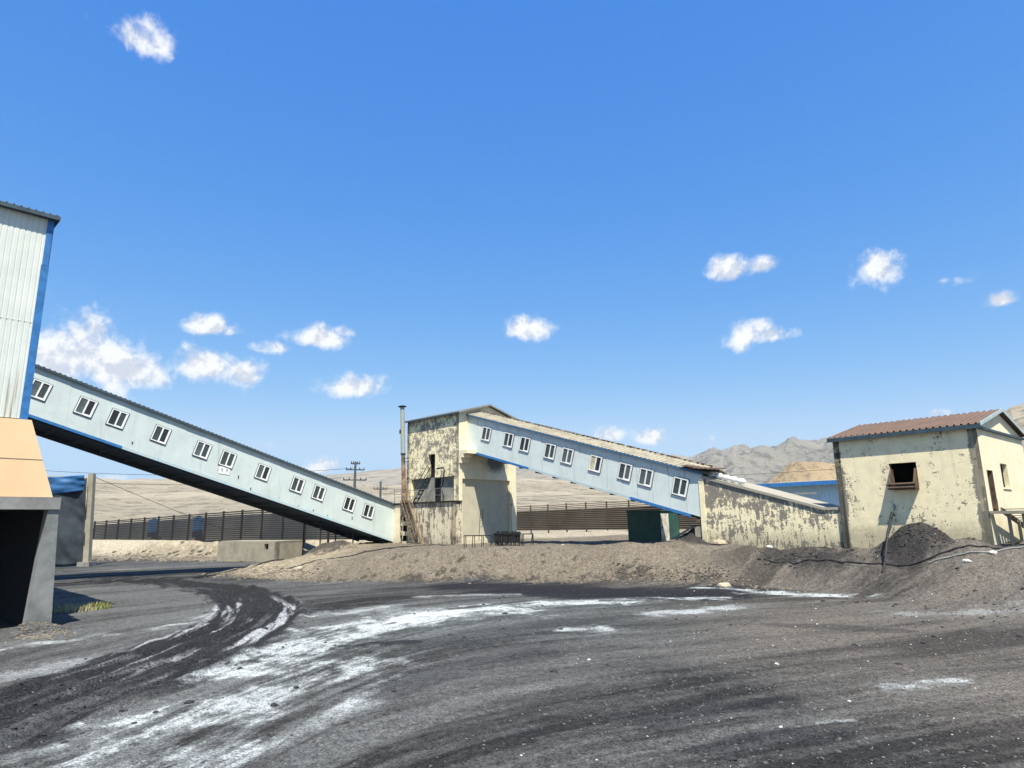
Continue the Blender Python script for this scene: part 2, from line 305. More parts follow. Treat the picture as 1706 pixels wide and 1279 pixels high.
# ground features in metres, and hill skylines as (azimuth, elevation) seen from the yard
GUIDES = [[(-12.74, 17.3), (-12.5, 19.15), (-11.91, 20.96), (-10.49, 23.38), (-8.8, 26.1), (-6.06, 29.26), (-1.57, 31.15)], [(-7.11, 9.9), (-6.64, 11.43), (-5.99, 13.33), (-5.21, 16.06), (-4.29, 19.25), (-1.98, 23.25), (2.09, 26.16), (8.63, 29.0)], [(-4.31, 9.25), (-4.09, 11.31), (-3.48, 13.66), (-2.16, 15.85), (0.61, 17.5), (3.95, 19.05), (7.97, 20.92), (12.88, 23.2), (18.49, 25.15)], [(-1.99, 9.16), (-0.1, 10.52), (2.39, 11.86), (5.66, 13.61), (11.26, 15.58)], [(1.78, 9.02), (4.51, 10.04), (8.09, 11.38)]]
WHITES = [([(-7.39, 9.84), (-7.26, 10.11), (-6.81, 10.97), (-6.0, 11.67), (-5.55, 12.87)], 0.3, 1.0), ([(-5.72, 10.35), (-5.14, 11.53), (-4.61, 13.26), (-3.73, 15.63)], 0.95, 0.85), ([(-5.49, 9.3), (-4.5, 9.63), (-3.9, 10.14)], 0.6, 0.6), ([(-5.94, 15.15), (-5.22, 17.95), (-4.29, 20.86), (-2.71, 22.61), (-0.17, 23.82)], 1.3, 1.0), ([(-4.12, 21.82), (-2.07, 24.34), (0.95, 26.1), (4.19, 26.49), (8.03, 27.04)], 0.75, 1.0), ([(-6.33, 24.47), (-4.76, 25.13), (-2.47, 24.07)], 1.0, 0.6), ([(9.2, 31.2), (10.79, 28.71), (12.75, 27.08)], 0.8, 1.0), ([(4.42, 23.04), (5.93, 23.49), (7.72, 24.95)], 0.5, 0.7), ([(1.39, 19.9), (2.42, 19.92)], 0.5, 0.8), ([(-13.38, 17.74), (-12.02, 19.69), (-10.36, 22.68)], 0.35, 0.7), ([(-10.77, 14.71), (-10.26, 15.43), (-9.94, 16.38)], 0.5, 0.45), ([(-10.49, 23.38), (-10.46, 26.29), (-9.79, 26.96)], 0.35, 0.6), ([(-4.02, 29.23), (-2.51, 29.51), (0.05, 29.65)], 0.35, 0.6), ([(6.65, 12.8), (7.31, 12.89), (8.26, 13.35)], 0.22, 0.7), ([(4.05, 10.77), (4.52, 10.81), (5.12, 10.93)], 0.1, 0.6), ([(12.2, 22.6), (14.6, 22.0), (17.2, 22.3)], 0.5, 0.4), ([(-3.08, 12.14), (-2.77, 13.62), (-2.2, 15.21)], 0.35, 0.5), ([(-3.84, 9.23), (-3.51, 10.0), (-3.03, 11.26), (-2.71, 12.31)], 0.3, 0.5)]
DARKS = [([(-2.9, 33.98), (1.18, 32.16), (4.21, 29.84), (7.17, 29.19), (10.69, 30.51)], 2.3, 1.0), ([(-0.75, 31.04), (3.55, 28.72), (7.88, 28.16)], 2.0, 1.0), ([(-4.74, 17.34), (-3.71, 18.09), (-2.8, 18.2)], 0.45, 0.9), ([(-25.58, 36.69), (-22.51, 39.12), (-19.17, 41.49), (-20.3, 45.6)], 0.55, 1.0), ([(-2.45, 13.13), (-1.29, 15.15), (0.57, 16.35)], 0.6, 0.4), ([(7.57, 20.35), (9.15, 19.64), (10.47, 19.0)], 0.7, 0.5), ([(1.99, 10.87), (3.13, 11.64), (4.42, 11.94)], 0.5, 0.5), ([(2.55, 9.63), (3.36, 10.09), (4.47, 10.31)], 0.4, 0.5)]
RUT = [(-8.32, 10.47), (-8.46, 11.69), (-8.34, 12.81), (-8.17, 14.56), (-8.05, 16.82), (-8.15, 19.77), (-8.82, 23.51), (-9.92, 26.98), (-12.35, 31.29), (-16.28, 35.98), (-20.73, 39.63), (-24.36, 41.05)]
BERMFOOT = [(-19.7, 44.44), (-16.63, 41.5), (-11.7, 37.4), (-8.13, 36.12), (-3.36, 35.72), (1.29, 34.99), (4.25, 34.19), (7.76, 32.68), (10.72, 31.35), (11.93, 29.04)]
HILL_NEAR = [(-42.26, 3.27), (-34.31, 3.59), (-32.5, 3.59), (-30.59, 3.37), (-25.78, 3.54), (-21.44, 3.64), (-16.81, 3.38), (-10.97, 3.08), (-4.91, 3.35), (0.25, 3.59), (7.42, 3.16), (14.83, 2.69), (21.77, 2.48), (26.09, 2.61), (30.14, 2.89)]
HILL_MID = [(-26.56, 2.89), (-21.42, 3.35), (-17.77, 3.67), (-14.92, 3.88), (-11.99, 4.28), (-8.99, 4.54), (-4.91, 4.88), (0.27, 5.08), (5.45, 5.09), (10.54, 5.1), (13.03, 5.12), (14.02, 5.14), (14.83, 4.86), (15.42, 4.34), (16.77, 3.22), (18.6, 2.58)]
HILL_FAR = [(12.43, 3.34), (14.44, 4.13), (15.29, 4.5), (16.19, 5.01), (16.94, 5.42), (17.64, 5.29), (18.47, 5.69), (19.32, 5.7), (19.76, 5.44), (20.6, 5.59), (21.36, 5.45), (22.26, 5.45), (23.05, 5.74), (23.61, 5.57), (24.24, 5.39), (25.1, 5.3), (26.35, 5.13), (30.4, 5.14), (34.17, 5.3), (37.81, 5.21), (40.71, 4.75)]
HILL_RIGHT = [(32.48, 3.47), (34.88, 5.25), (36.45, 6.59), (37.4, 7.24), (38.11, 7.36), (39.9, 7.64), (42.32, 7.51)]

# ------------------------------------------------------------------ terrain: one height field out to the horizon
def _hash(ix, iy, seed):
    h = (ix.astype(np.int64) * 374761393 + iy.astype(np.int64) * 668265263 + seed * 1274126177) & 0x7fffffff
    h = ((h ^ (h >> 13)) * 1103515245) & 0x7fffffff; h = (h ^ (h >> 16)) * 2246822519 & 0x7fffffff
    return ((h ^ (h >> 15)) & 0xffff) / 65535.0
def vnoise(x, y, seed=0):
    ix, iy = np.floor(x), np.floor(y); fx, fy = x - ix, y - iy; ix = ix.astype(np.int64); iy = iy.astype(np.int64)
    sx = fx * fx * fx * (fx * (fx * 6 - 15) + 10); sy = fy * fy * fy * (fy * (fy * 6 - 15) + 10)
    a, b = _hash(ix, iy, seed), _hash(ix + 1, iy, seed); c, d = _hash(ix, iy + 1, seed), _hash(ix + 1, iy + 1, seed)
    return (a + (b - a) * sx) * (1 - sy) + (c + (d - c) * sx) * sy - 0.5
def fbm(x, y, oct=5, seed=0, gain=0.5):
    t = np.zeros_like(x); a = 1.0; n = 0
    for k in range(oct):
        c, s = math.cos(0.6 * k + 1), math.sin(0.6 * k + 1); f = 2.03 ** k
        t += a * vnoise((x * c - y * s) * f + 17.3 * k, (x * s + y * c) * f - 9.1 * k, seed + k); n += a; a *= gain
    return t / n * 2            # about -1..1
def sstep(x, a, b):
    t = np.clip((x - a) / (b - a), 0, 1); return t * t * (3 - 2 * t)
def pline(x, y, pts):
    """distance to polyline, arc position, signed side"""
    best = np.full(x.shape, 1e9); S = np.zeros_like(x); sd = np.ones_like(x); acc = 0.0
    for (x0, y0), (x1, y1) in zip(pts[:-1], pts[1:]):
        dx, dy = x1 - x0, y1 - y0; L = math.hypot(dx, dy); t = np.clip(((x - x0) * dx + (y - y0) * dy) / L ** 2, 0, 1)
        d = np.hypot(x - x0 - t * dx, y - y0 - t * dy); m = d < best
        best = np.where(m, d, best); S = np.where(m, acc + t * L, S); sd = np.where(m, np.sign(dx * (y - y0) - dy * (x - x0)), sd); acc += L
    return best, S, sd
def smooth_line(pts, n=3):
    pts = list(pts)
    for _ in range(n):
        q = [pts[0]]
        for a, b in zip(pts[:-1], pts[1:]):
            q += [(a[0] * .75 + b[0] * .25, a[1] * .75 + b[1] * .25), (a[0] * .25 + b[0] * .75, a[1] * .25 + b[1] * .75)]
        pts = q + [pts[-1]]
    return pts
RUT_S = smooth_line(RUT, 2)
# outline of the raised terrace, walked from its far left end to its near right end
EDGE = [(-70, 86), (-46, 74), (-33, 67), (-24, 63.5), (-16.5, 62.5), (-15.5, 56), (-17.5, 51), (-20.2, 47)] + BERMFOOT[:-1] + [(12.0, 30.0), (13.6, 26.6), (14.4, 23.0), (15.4, 18), (16.6, 12), (19, 4), (24, -10), (40, -40)]
def inside(x, y, poly):
    r = np.zeros(x.shape, bool); n = len(poly)
    for i in range(n):
        (x0, y0), (x1, y1) = poly[i], poly[(i + 1) % n]
        c = ((y0 > y) != (y1 > y)) & (x < (x1 - x0) * (y - y0) / ((y1 - y0) or 1e-9) + x0); r ^= c
    return r
EPOLY = EDGE + [(4000, -4000), (9000, 0), (9000, 9000), (-9000, 9000), (-4000, 2000)]
def rut_field(x, y):
    d, S, sd = pline(x, y, RUT_S); return d * sd, S, d
def terrain(x, y, fine=True):
    x = np.asarray(x, float); y = np.asarray(y, float)
    d, S, sd = pline(x, y, EDGE); ins = inside(x, y, EPOLY); s = np.where(ins, d, -d)
    wob = fbm(x * .35, y * .35, 4, 3) * 0.9; ws = s + wob * sstep(s, -1.5, 1.0) * (1 - sstep(s, 6, 12))
    w = 3.7 + 1.7 * sstep(x, 9, 13) + 7.0 * sstep(x, 12, 17) * (1 - sstep(y + .25 * x, 25, 31)); w = np.where(x < -12, 4.5, w)
    ht = 1.53 - 0.74 * (1 - sstep(x + .35 * (y - 44), -14.5, -5.5)) * (1 - sstep(y, 46, 54)) + 0.35 * sstep(x, 0, 14) + 0.12 * sstep(y, 45, 75)
    z = ht * sstep(ws, -0.4, w)
    z = z + 0.10 * sstep(ws, 2.0, 3.4) * (1 - sstep(ws, 3.4, 6.5)) * (1 - sstep(x, 8, 14)) * (0.6 + fbm(x * .2, y * .2, 2, 9))
    z = z + 0.012 * np.maximum(y - 90, 0) * (y < 4000)
    g = np.exp(-((x + 17) / 3.0) ** 2 - ((y - 43.5) / 3.0) ** 2); z = z - 0.5 * g * (z > .5)
    # spoil and coal heaps that lie against the buildings
    for cx, cy, r, h in ((17.3, 29.45, 2.05, .85), (10.9, 38.6, 1.9, 0.7), (12.3, 34.0, 1.6, 0.25), (14.0, 31.2, 1.5, 0.35), (-13.6, 50.5, 2.4, 0.55), (18.2, 27.2, 1.3, .3), (-14.6, 21.0, 1.1, .22)):
        q = np.hypot(x - cx, y - cy) / r; z = z + h * np.minimum(1.0, 1.25 * (.5 + .5 * np.cos(np.pi * np.clip(q + .10 * fbm(x * 1.1, y * 1.1, 3, 78), 0, 1)))) * (1 + .12 * fbm(x * 1.5, y * 1.5, 3, 77))
    if not fine: return z
    near = 1 - sstep(np.hypot(x, y), 70, 110)
    slope = sstep(ws, -0.3, 0.8) * near
    z = z + slope * (0.085 * fbm(x * 1.1, y * 1.1, 5, 21, .55) + 0.035 * np.abs(fbm(x * 4, y * 4, 3, 25)))
    # rilled bank face
    z = z + sstep(ws, 0.2, 1.5) * (1 - sstep(ws, 3.5, 5.5)) * near * 0.11 * fbm(x * .9, y * .35, 4, 31)
    flat = (1 - sstep(ws, -0.5, 0.6)) * near
    D, Sx = flow(x, y)
    z = z + flat * (0.030 * fbm(x * .5, y * .5, 3, 5) + 0.024 * fbm(D * 2.2, Sx * .35, 4, 6) + 0.012 * fbm(D * 7, Sx * .5, 3, 7) + 0.007 * fbm(x * 6, y * 6, 3, 8))
    rampz = sstep(x, 8, 13) * sstep(ws, 0.0, 3) * near
    z = z + rampz * (0.17 * fbm(D * .8 + .3 * x, Sx * .18, 4, 44) + .07 * fbm(D * 2.6, Sx * .3, 3, 45))
    z = z + near * sstep(ws, .3, 1.5) * .22 * fbm(x * .33, y * .33, 4, 46) * (1 - sstep(y, 43, 47))
    z = z + (1 - sstep(np.hypot(x, y), 16, 26)) * .012 * np.abs(fbm(x * 5.5, y * 5.5, 4, 48, .7))
    rd, rs, ra = rut_field(x, y)
    band = 1 - sstep(ra, 1.15, 1.75)
    z = z + band * near * (0.075 * np.sin(rd * 6.2 + fbm(rs * .4, rd, 3, 51) * 1.8) + 0.07 * fbm(rd * 2.5, rs * .9, 5, 52, .6)) + 0.11 * near * (np.exp(-((ra - 1.55) / .22) ** 2)) * (0.5 + fbm(rs * .8, rd, 3, 55))
    return z
# thin plate spline whose level lines follow the wheel tracks
_P = np.array([p for g in GUIDES for p in g]); _V = np.array([lv for g, lv in zip(GUIDES, (0.0, 5.0, 8.2, 12.0, 15.0)) for p in g])
def _phi(r2): return r2 * np.log(r2 + 1e-9) * .5
def _solve():
    n = len(_P); K = _phi(((_P[:, None] - _P[None]) ** 2).sum(-1)) + np.eye(n) * 4.0
    A = np.zeros((n + 3, n + 3)); A[:n, :n] = K; A[:n, n] = 1; A[:n, n + 1:] = _P; A[n:, :n] = A[:n, n:].T
    return np.linalg.solve(A, np.concatenate([_V, [0, 0, 0]]))
_W = _solve()
_fc = {}
def flow(x, y):
    if len(x) < 1000: return _flow(x, y)
    key = (len(x), float(x[7]), float(y[-9]))
    if key not in _fc: _fc[key] = _flow(x, y)
    return _fc[key]
def _flow(x, y):
    xc = np.clip(x, -45, 45); yc = np.clip(y, 2, 60)
    xc = xc.astype(np.float32); yc = yc.astype(np.float32); t = _W[-3] + _W[-2] * xc + _W[-1] * yc
    for (px, py), w in zip(_P, _W[:-3]): t = t + w * _phi((xc - px) ** 2 + (yc - py) ** 2)
    return t, xc * 0.62 + yc * 0.78
def lerp(c, d, m): return c + (np.array(d) - c) * m[:, None]
def ground_colour(x, y, z):
    D, S = flow(x, y); n = len(x); r = np.hypot(x, y)
    c = np.tile(np.array([0.074, 0.073, 0.071]), (n, 1))
    n1 = fbm(D * .55, S * .07, 5, 100); n2 = fbm(D * 2.6, S * .22, 5, 110); n3 = fbm(D * 9, S * .8, 4, 120); n4 = fbm(x * .22, y * .22, 4, 130)
    n5 = fbm(x * 5, y * 5, 4, 135, .7); k = 0.5 + 0.75 * n1 + 0.62 * n2 + 0.42 * n3 + .3 * n4 + .25 * n5
    c = c * (0.42 + 1.25 * np.clip(k, 0, 1.5))[:, None]
    # browner, paler gravel on the right hand side
    br = sstep(x + .10 * y + 1.5 * n4 + .8 * n1, 3.5, 10.5)
    c = lerp(c, (0.175, 0.150, 0.126), br * (0.25 + 0.62 * np.clip(k, 0, 1.15)))
    # greenish grey clay on the lane
    lane = np.exp(-((D - 5.5) / 2.2) ** 2) * sstep(y, 13, 20) * (1 - sstep(x, 2, 12)); c = lerp(c, (0.105, 0.115, 0.11), lane * .6)
    lft = (1 - sstep(x + y * .38, -2.5, -.5)) * (1 - sstep(y, 34, 40)); c = lerp(c, (0.15, 0.152, 0.15), lft * (.25 + .6 * np.clip(k, 0, 1)))
    pale = np.zeros(n)
    for pts, w, s in WHITES: d_, _, _ = pline(x, y, pts); pale = np.maximum(pale, s * np.exp(-(d_ / (w * 1.2 + 1.1)) ** 2) * min(1, w * 1.6))
    c = lerp(c, (0.20, 0.212, 0.208), pale * sstep(.5 + .8 * n1 + .7 * n2 + .5 * n3 + .5 * n5, .1, 1.0) * .85)
    # black coal dust; the left ditch line is a shadow put into the colour
    for pts, w, s in DARKS:
        d, _, _ = pline(x, y, pts); m = s * (1 - sstep(d + w * (.55 * fbm(D * 1.2, S * .25, 4, 140) + .25 * n3), w * .55, w * 1.0)); c = lerp(c, (0.021, 0.021, 0.026), m * .93)
    # white salt and lime dust dragged along by wheels
    TEX = 0.12 + 0.65 * fbm(D * 1.5, S * .25, 6, 150, .68) + 0.55 * fbm(D * 5, S * .9, 5, 160, .68) + .85 * fbm(x * 1.3, y * 1.3, 7, 170, .7)
    for pts, w, s in WHITES:
        w = w * 1.5; d, a, _ = pline(x + .25 * n1, y + .25 * n1, pts); q = np.exp(-(d / w) ** 2 * 1.1)
        m = sstep(q * 0.95 + TEX, 0.55, 1.35) * sstep(q, .02, .35) * s; c = lerp(c, (0.50, 0.53, 0.53), m * .8)
    # wheel ruts of churned coal
    rd, rs, ra = rut_field(x, y); e = ra + .35 * fbm(x * 1.6, y * 1.6, 5, 180)
    band = 1 - sstep(e, 1.35, 1.75)
    st = fbm(rd * 2.4, rs * .16, 5, 190, .55)
    c = lerp(c, (0.024, 0.024, 0.026), band * .95)
    c = lerp(c, (0.10, 0.102, 0.105), band * sstep(st, .10, .42) * .75)
    wl = band * sstep(fbm(rd * 3.1 + 4, rs * .22, 5, 195, .6), .10, .42) * sstep(y, 11, 18) * (1 - sstep(y, 27, 31)); c = lerp(c, (0.42, 0.43, 0.44), wl * .85)
    # terrace and its bank: brown grey dirt
    d, _, sd = pline(x, y, EDGE); ins = inside(x, y, EPOLY); s = np.where(ins, d, -d) + .35 * fbm(x * .8, y * .8, 4, 200)
    dirt = np.tile(np.array([0.20, 0.168, 0.130]), (n, 1)); t1 = fbm(x * .5, y * .5, 6, 210, .6); t2 = fbm(x * 2.6, y * 2.6, 5, 220, .6)
    dirt = dirt * (1 + .22 * t1 + .25 * t2)[:, None]
    dark = sstep(t1 * .7 + t2 * .7 + .50 * np.exp(-((s - .5) / .6) ** 2), .34, .56); dirt = lerp(dirt, (0.055, 0.05, 0.042), dark * .8)
    rgt = sstep(x + .8 * t1, 8.5, 12); dirt = lerp(dirt, (0.185, 0.165, 0.142), rgt * .75)
    k2 = fbm(D * 1.4 + x * .3, S * .1, 5, 230); dirt = lerp(dirt, (0.05, 0.046, 0.04), rgt * sstep(k2, .0, .35) * .8); dirt = lerp(dirt, (0.23, 0.21, 0.18), rgt * sstep(-k2, .12, .45) * .6)
    # pale yellow clay at the left end and under the long gallery
    cl = (1 - sstep(x + .8 * t1, -13.5, -9.0)) * sstep(y, 38, 40); dirt = lerp(dirt, (0.43, 0.37, 0.26), cl * (.55 + .35 * np.clip(t2, -1, 1)))
    dk = cl * sstep(fbm(x * 1.3, y * 1.3, 6, 240, .65), .15, .4) * (1 - sstep(s, 1.0, 2.5)); dirt = lerp(dirt, (.10, .085, .06), dk * .7)
    far = sstep(y + x * .3 + 2 * t1, 58, 64); dirt = lerp(dirt, (0.40, 0.35, 0.26), far * .8)
    on = sstep(s, -0.05, 0.5) * (1 - sstep(x, 11, 15) * (1 - sstep(s, 1, 7)))
    c = c * (1 - on)[:, None] + dirt * on[:, None]
    # coal round the buildings; dark patches at the gallery end and bank overhang
    for cx, cy, rr, kk in ((17.3, 29.5, 2.1, .92), (10.9, 38.2, 2.4, .9), (13.6, 33.4, 1.6, .7), (19.4, 27.1, 1.2, .6), (14.4, 31.6, 1.5, .85), (-14.0, 50.6, 2.6, .85)):
        q = np.hypot(x - cx, y - cy) / rr + .35 * t2 + .2 * t1; c = lerp(c, (0.045, 0.042, 0.042), (1 - sstep(q, .55, 1.05)) * kk)
    hol = sstep(r, 90, 140); c = c * (1 - hol)[:, None] + np.array([0.23, 0.20, 0.155]) * (1 + .25 * fbm(x * .03, y * .03, 5, 250))[:, None] * hol[:, None]
    return np.clip(c * np.where(c.mean(1) < .3, .72, .9)[:, None], 0.004, 0.9)
def grid_mesh(name, X, Y, Z, C, mat, closed=False):
    nr, na = X.shape; V = np.stack([X, Y, Z], -1).reshape(-1, 3).astype(np.float32)
    i = np.arange(nr * na).reshape(nr, na)
    if closed: i = np.concatenate([i, i[:, :1]], 1)
    F = np.stack([i[:-1, :-1], i[:-1, 1:], i[1:, 1:], i[1:, :-1]], -1).reshape(-1, 4)
    me = bpy.data.meshes.new(name); me.vertices.add(len(V)); me.vertices.foreach_set('co', V.ravel())
    me.loops.add(F.size); me.loops.foreach_set('vertex_index', F.ravel().astype(np.int32)); me.polygons.add(len(F))
    me.polygons.foreach_set('loop_start', np.arange(0, F.size, 4, dtype=np.int32)); me.polygons.foreach_set('loop_total', np.full(len(F), 4, np.int32))
    me.polygons.foreach_set('use_smooth', np.ones(len(F), bool)); me.update(calc_edges=True); me.validate()
    if C is not None:
        at = me.color_attributes.new('tint', 'FLOAT_COLOR', 'POINT'); at.data.foreach_set('color', np.concatenate([C, np.ones((len(C), 1))], 1).astype(np.float32).ravel())
    o = bpy.data.objects.new(name, me); col.objects.link(o); me.materials.append(mat); return o
def ground_mat():
    m, nt, b, tc = newmat('coal_and_dirt'); g = nt.nodes.new('ShaderNodeNewGeometry'); P = g.outputs['Position']
    at = nt.nodes.new('ShaderNodeAttribute'); at.attribute_name = 'tint'
    f1 = noise(nt, P, 26, 4, 0.75); f2 = noise(nt, P, 7, 5, 0.7)
    vo = nt.nodes.new('ShaderNodeTexVoronoi'); nt.links.new(P, vo.inputs['Vector']); vo.inputs['Scale'].default_value = 24
    fac = M(nt, 'ADD', M(nt, 'MULTIPLY', RAMP(nt, f1, 0.36, 0.64), 1.0), M(nt, 'MULTIPLY', RAMP(nt, f2, 0.35, 0.65), 0.55)); fac = M(nt, 'ADD', fac, 0.25)
    cmb = nt.nodes.new('ShaderNodeCombineColor')
    for i in range(3): nt.links.new(fac, cmb.inputs[i])
    cc = MIX(nt, 1.0, at.outputs['Color'], cmb.outputs[0], 'MULTIPLY')
    sp = nt.nodes.new('ShaderNodeTexVoronoi'); nt.links.new(P, sp.inputs['Vector']); sp.inputs['Scale'].default_value = 11; sp.inputs['Randomness'].default_value = 1
    pick = nt.nodes.new('ShaderNodeSeparateColor'); nt.links.new(sp.outputs['Color'], pick.inputs[0])
    peb = M(nt, 'MULTIPLY', RAMP(nt, sp.outputs['Distance'], 0.30, 0.22), M(nt, 'GREATER_THAN', pick.outputs[0], 0.96))
    cc = MIX(nt, M(nt, 'MULTIPLY', peb, 0.4), cc, (0.36, 0.35, 0.32))
    nt.links.new(cc, b.inputs['Base Color']); b.inputs['Roughness'].default_value = 0.95; b.inputs['Specular IOR Level'].default_value = 0.12
    h = M(nt, 'ADD', M(nt, 'MULTIPLY', vo.outputs['Distance'], -0.7), M(nt, 'ADD', f1, f2)); bump(nt, b, h, 0.75, 0.035)
    return m
m_ground = ground_mat()
ang = np.concatenate([np.radians(np.linspace(-180, -46, 60, endpoint=False)), np.radians(np.linspace(-46, 46, 1150)), np.radians(np.linspace(46, 180, 60, endpoint=False)[1:])])
rad = [0.05, .6, 1.2, 2, 3, 4, 5, 6, 6.8, 7.4, 7.9, 8.3]
while rad[-1] < 4500:
    q = rad[-1]; rad.append(q + (min(max(q * q / 2300, .035), .11) if q < 62 else (q * .006 if q < 110 else q * .04)))
rad = np.array(rad); RR, AA = np.meshgrid(rad, ang, indexing='ij'); GX, GY = RR * np.sin(AA), RR * np.cos(AA)
gz = terrain(GX.ravel(), GY.ravel()); gc = ground_colour(GX.ravel(), GY.ravel(), gz)
ground = grid_mesh('ground', GX, GY, gz.reshape(GX.shape), gc, m_ground, closed=True); tag(ground, kind='structure')
tag(ground, 'dark coal-dusted yard with white streaks and a brown dirt bank', 'ground')
def gh(x, y): return float(terrain(np.array([float(x)]), np.array([float(y)]))[0])

def hill_mat(name, c1, c2, c3, terr=0.0, sc=0.01):
    m, nt, b, tc = newmat(name); g = nt.nodes.new('ShaderNodeNewGeometry'); P = g.outputs['Position']; sp = nt.nodes.new('ShaderNodeSeparateXYZ'); nt.links.new(P, sp.inputs[0])
    a = noise(nt, P, sc, 8, 0.65); f = noise(nt, P, sc * 9, 8, 0.7)
    cc = MIX(nt, RAMP(nt, a, 0.35, 0.65), c1, c2); cc = MIX(nt, M(nt, 'MULTIPLY', RAMP(nt, f, 0.50, 0.60), 0.8), cc, c3)
    if terr:
        t = M(nt, 'SINE', M(nt, 'ADD', M(nt, 'MULTIPLY', sp.outputs[2], terr), M(nt, 'MULTIPLY', a, 9))); cc = MIX(nt, M(nt, 'MULTIPLY', RAMP(nt, t, 0.75, 1.0), 0.55), cc, (0.50, 0.44, 0.34))
    nt.links.new(cc, b.inputs['Base Color']); b.inputs['Roughness'].default_value = 1.0; b.inputs['Specular IOR Level'].default_value = 0.0; bump(nt, b, M(nt, 'ADD', f, noise(nt, P, sc * 2.5, 8, .7)), 0.8, .12 / sc); return m
def hill(name, prof, r0, r1, mat, rough, base=2.0, seed=0, na=500, nr=60, freq=1.0, label=None):
    az = np.array([p[0] for p in prof]); el = np.array([p[1] for p in prof]); A = np.linspace(az[0], az[-1], na)
    E = np.interp(A, az, el); t = np.concatenate([np.linspace(0, 1, nr), np.linspace(1.02, 1.5, 8)])
    T, AA = np.meshgrid(t, np.radians(A), indexing='ij'); rr = r0 + (r1 - r0) * T
    X, Y = rr * np.sin(AA), rr * np.cos(AA)
    top = np.tan(np.radians(np.interp(np.degrees(AA), az, el))) * r1 + 3.0
    up = np.where(T <= 1, sstep(T, -0.25, 1.05) * 1.0, 1 - sstep(T, 1, 1.6)); up = up / up[nr - 1:nr, :1]
    L = (r1 - r0) * freq; n = fbm(X / L * 5, Y / L * 5, 6, seed, .55); rid = 1 - 2 * np.abs(fbm(X / L * 3.2, Y / L * 3.2, 6, seed + 9, .5))
    Z = base + (top - base) * up + rough * (n * .5 + rid * .35) * np.sin(np.clip(T, 0, 1.0) * math.pi) ** .6 + rough * .10 * fbm(X / L * 18, Y / L * 18, 4, seed + 3)
    Z[0] = base - 8
    o = grid_mesh(name, X, Y, Z, None, mat); tag(o, label, 'hill', kind='structure'); return o
m_h1 = hill_mat('tan_hill', (0.420, 0.361, 0.277), (0.344, 0.302, 0.235), (0.202, 0.181, 0.147), 0.9, 0.03)
m_h2 = hill_mat('pale_hill', (0.386, 0.353, 0.298), (0.319, 0.294, 0.252), (0.210, 0.197, 0.172), 0.0, 0.008)
m_h3 = hill_mat('grey_mountain', (0.302, 0.281, 0.239), (0.244, 0.231, 0.202), (0.143, 0.139, 0.122), 0.0, 0.004)
hill('hill', HILL_NEAR, 115, 300, m_h1, 2.2, 1.5, 1, label='low tan terraced hillside behind the slatted fences')
hill('hill', HILL_MID, 380, 900, m_h2, 9, 8, 2, label='pale grey hill rising behind the transfer tower')
hill('hill', HILL_FAR, 1100, 2300, m_h3, 95, 25, 3, na=700, nr=120, freq=.8, label='jagged grey mountain ridge beyond the low hall')
hill('hill', HILL_RIGHT, 150, 300, m_h1, 3, 2, 4, label='steep tan slope at the right edge behind the small house')

# ------------------------------------------------------------------ windows of the galleries
WR = random.Random(12)
def add_window(parent, loc, rot, tan=False):
    rot = (rot[0], rot[1] + WR.uniform(-.012, .012), rot[2])
    w, h = 0.93, 1.0
    f = MB(); fr = lambda mb, x0, x1, z0, z1, y0, y1: mb.box(x0, x1, y0, y1, z0, z1)
    o_ = 0.06
    fr(f, -w / 2, -w / 2 + o_, -h / 2, h / 2, -.055, 0.0); fr(f, w / 2 - o_, w / 2, -h / 2, h / 2, -.055, 0.0)
    fr(f, -w / 2 + o_, w / 2 - o_, h / 2 - o_, h / 2, -.055, 0.0); fr(f, -w / 2 + o_, w / 2 - o_, -h / 2, -h / 2 + o_, -.055, 0.0)
    fr(f, -.045, .04, -h / 2 + o_, h / 2 - o_, -.05, -.002)
    fr(f, w / 2 - o_ - .05, w / 2 - o_, -h / 2 + o_, h / 2 - o_, -.045, -.002); fr(f, .04, w / 2 - o_ - .05, -h / 2 + o_, -h / 2 + o_ + .05, -.045, -.002)
    win = f.build('window', m_white, parent); win.location = loc; win.rotation_euler = rot
    g = MB(); t = .035
    for a in (-w / 2 - t, w / 2): g.box(a, a + t, -.03, 0.004, -h / 2 - t, h / 2 + t)
    for a in (-h / 2 - t, h / 2): g.box(-w / 2, w / 2, -.03, 0.004, a, a + t)
    g.build('seal', m_gasket, win)
    for s, (x0, x1) in enumerate(((-w / 2 + o_, -.045), (.04, w / 2 - o_))):
        p = MB(); p.box(x0, x1, -.022 + .006 * s, -.004, -h / 2 + o_, h / 2 - o_); p.build('pane', m_glass_tan if (tan and s == 0) else WR.choice((m_glass, m_glass, m_glass_b, m_glass_c)), win)
    return win
RZ = -R(44)     # local x runs down to the right and towards the viewer, local y away to the right
CU = (math.cos(RZ), math.sin(RZ)); CV = (-math.sin(RZ), math.cos(RZ))
def to_world(o, x, y): return (o[0] + CU[0] * x + CV[0] * y, o[1] + CU[1] * x + CV[1] * y)

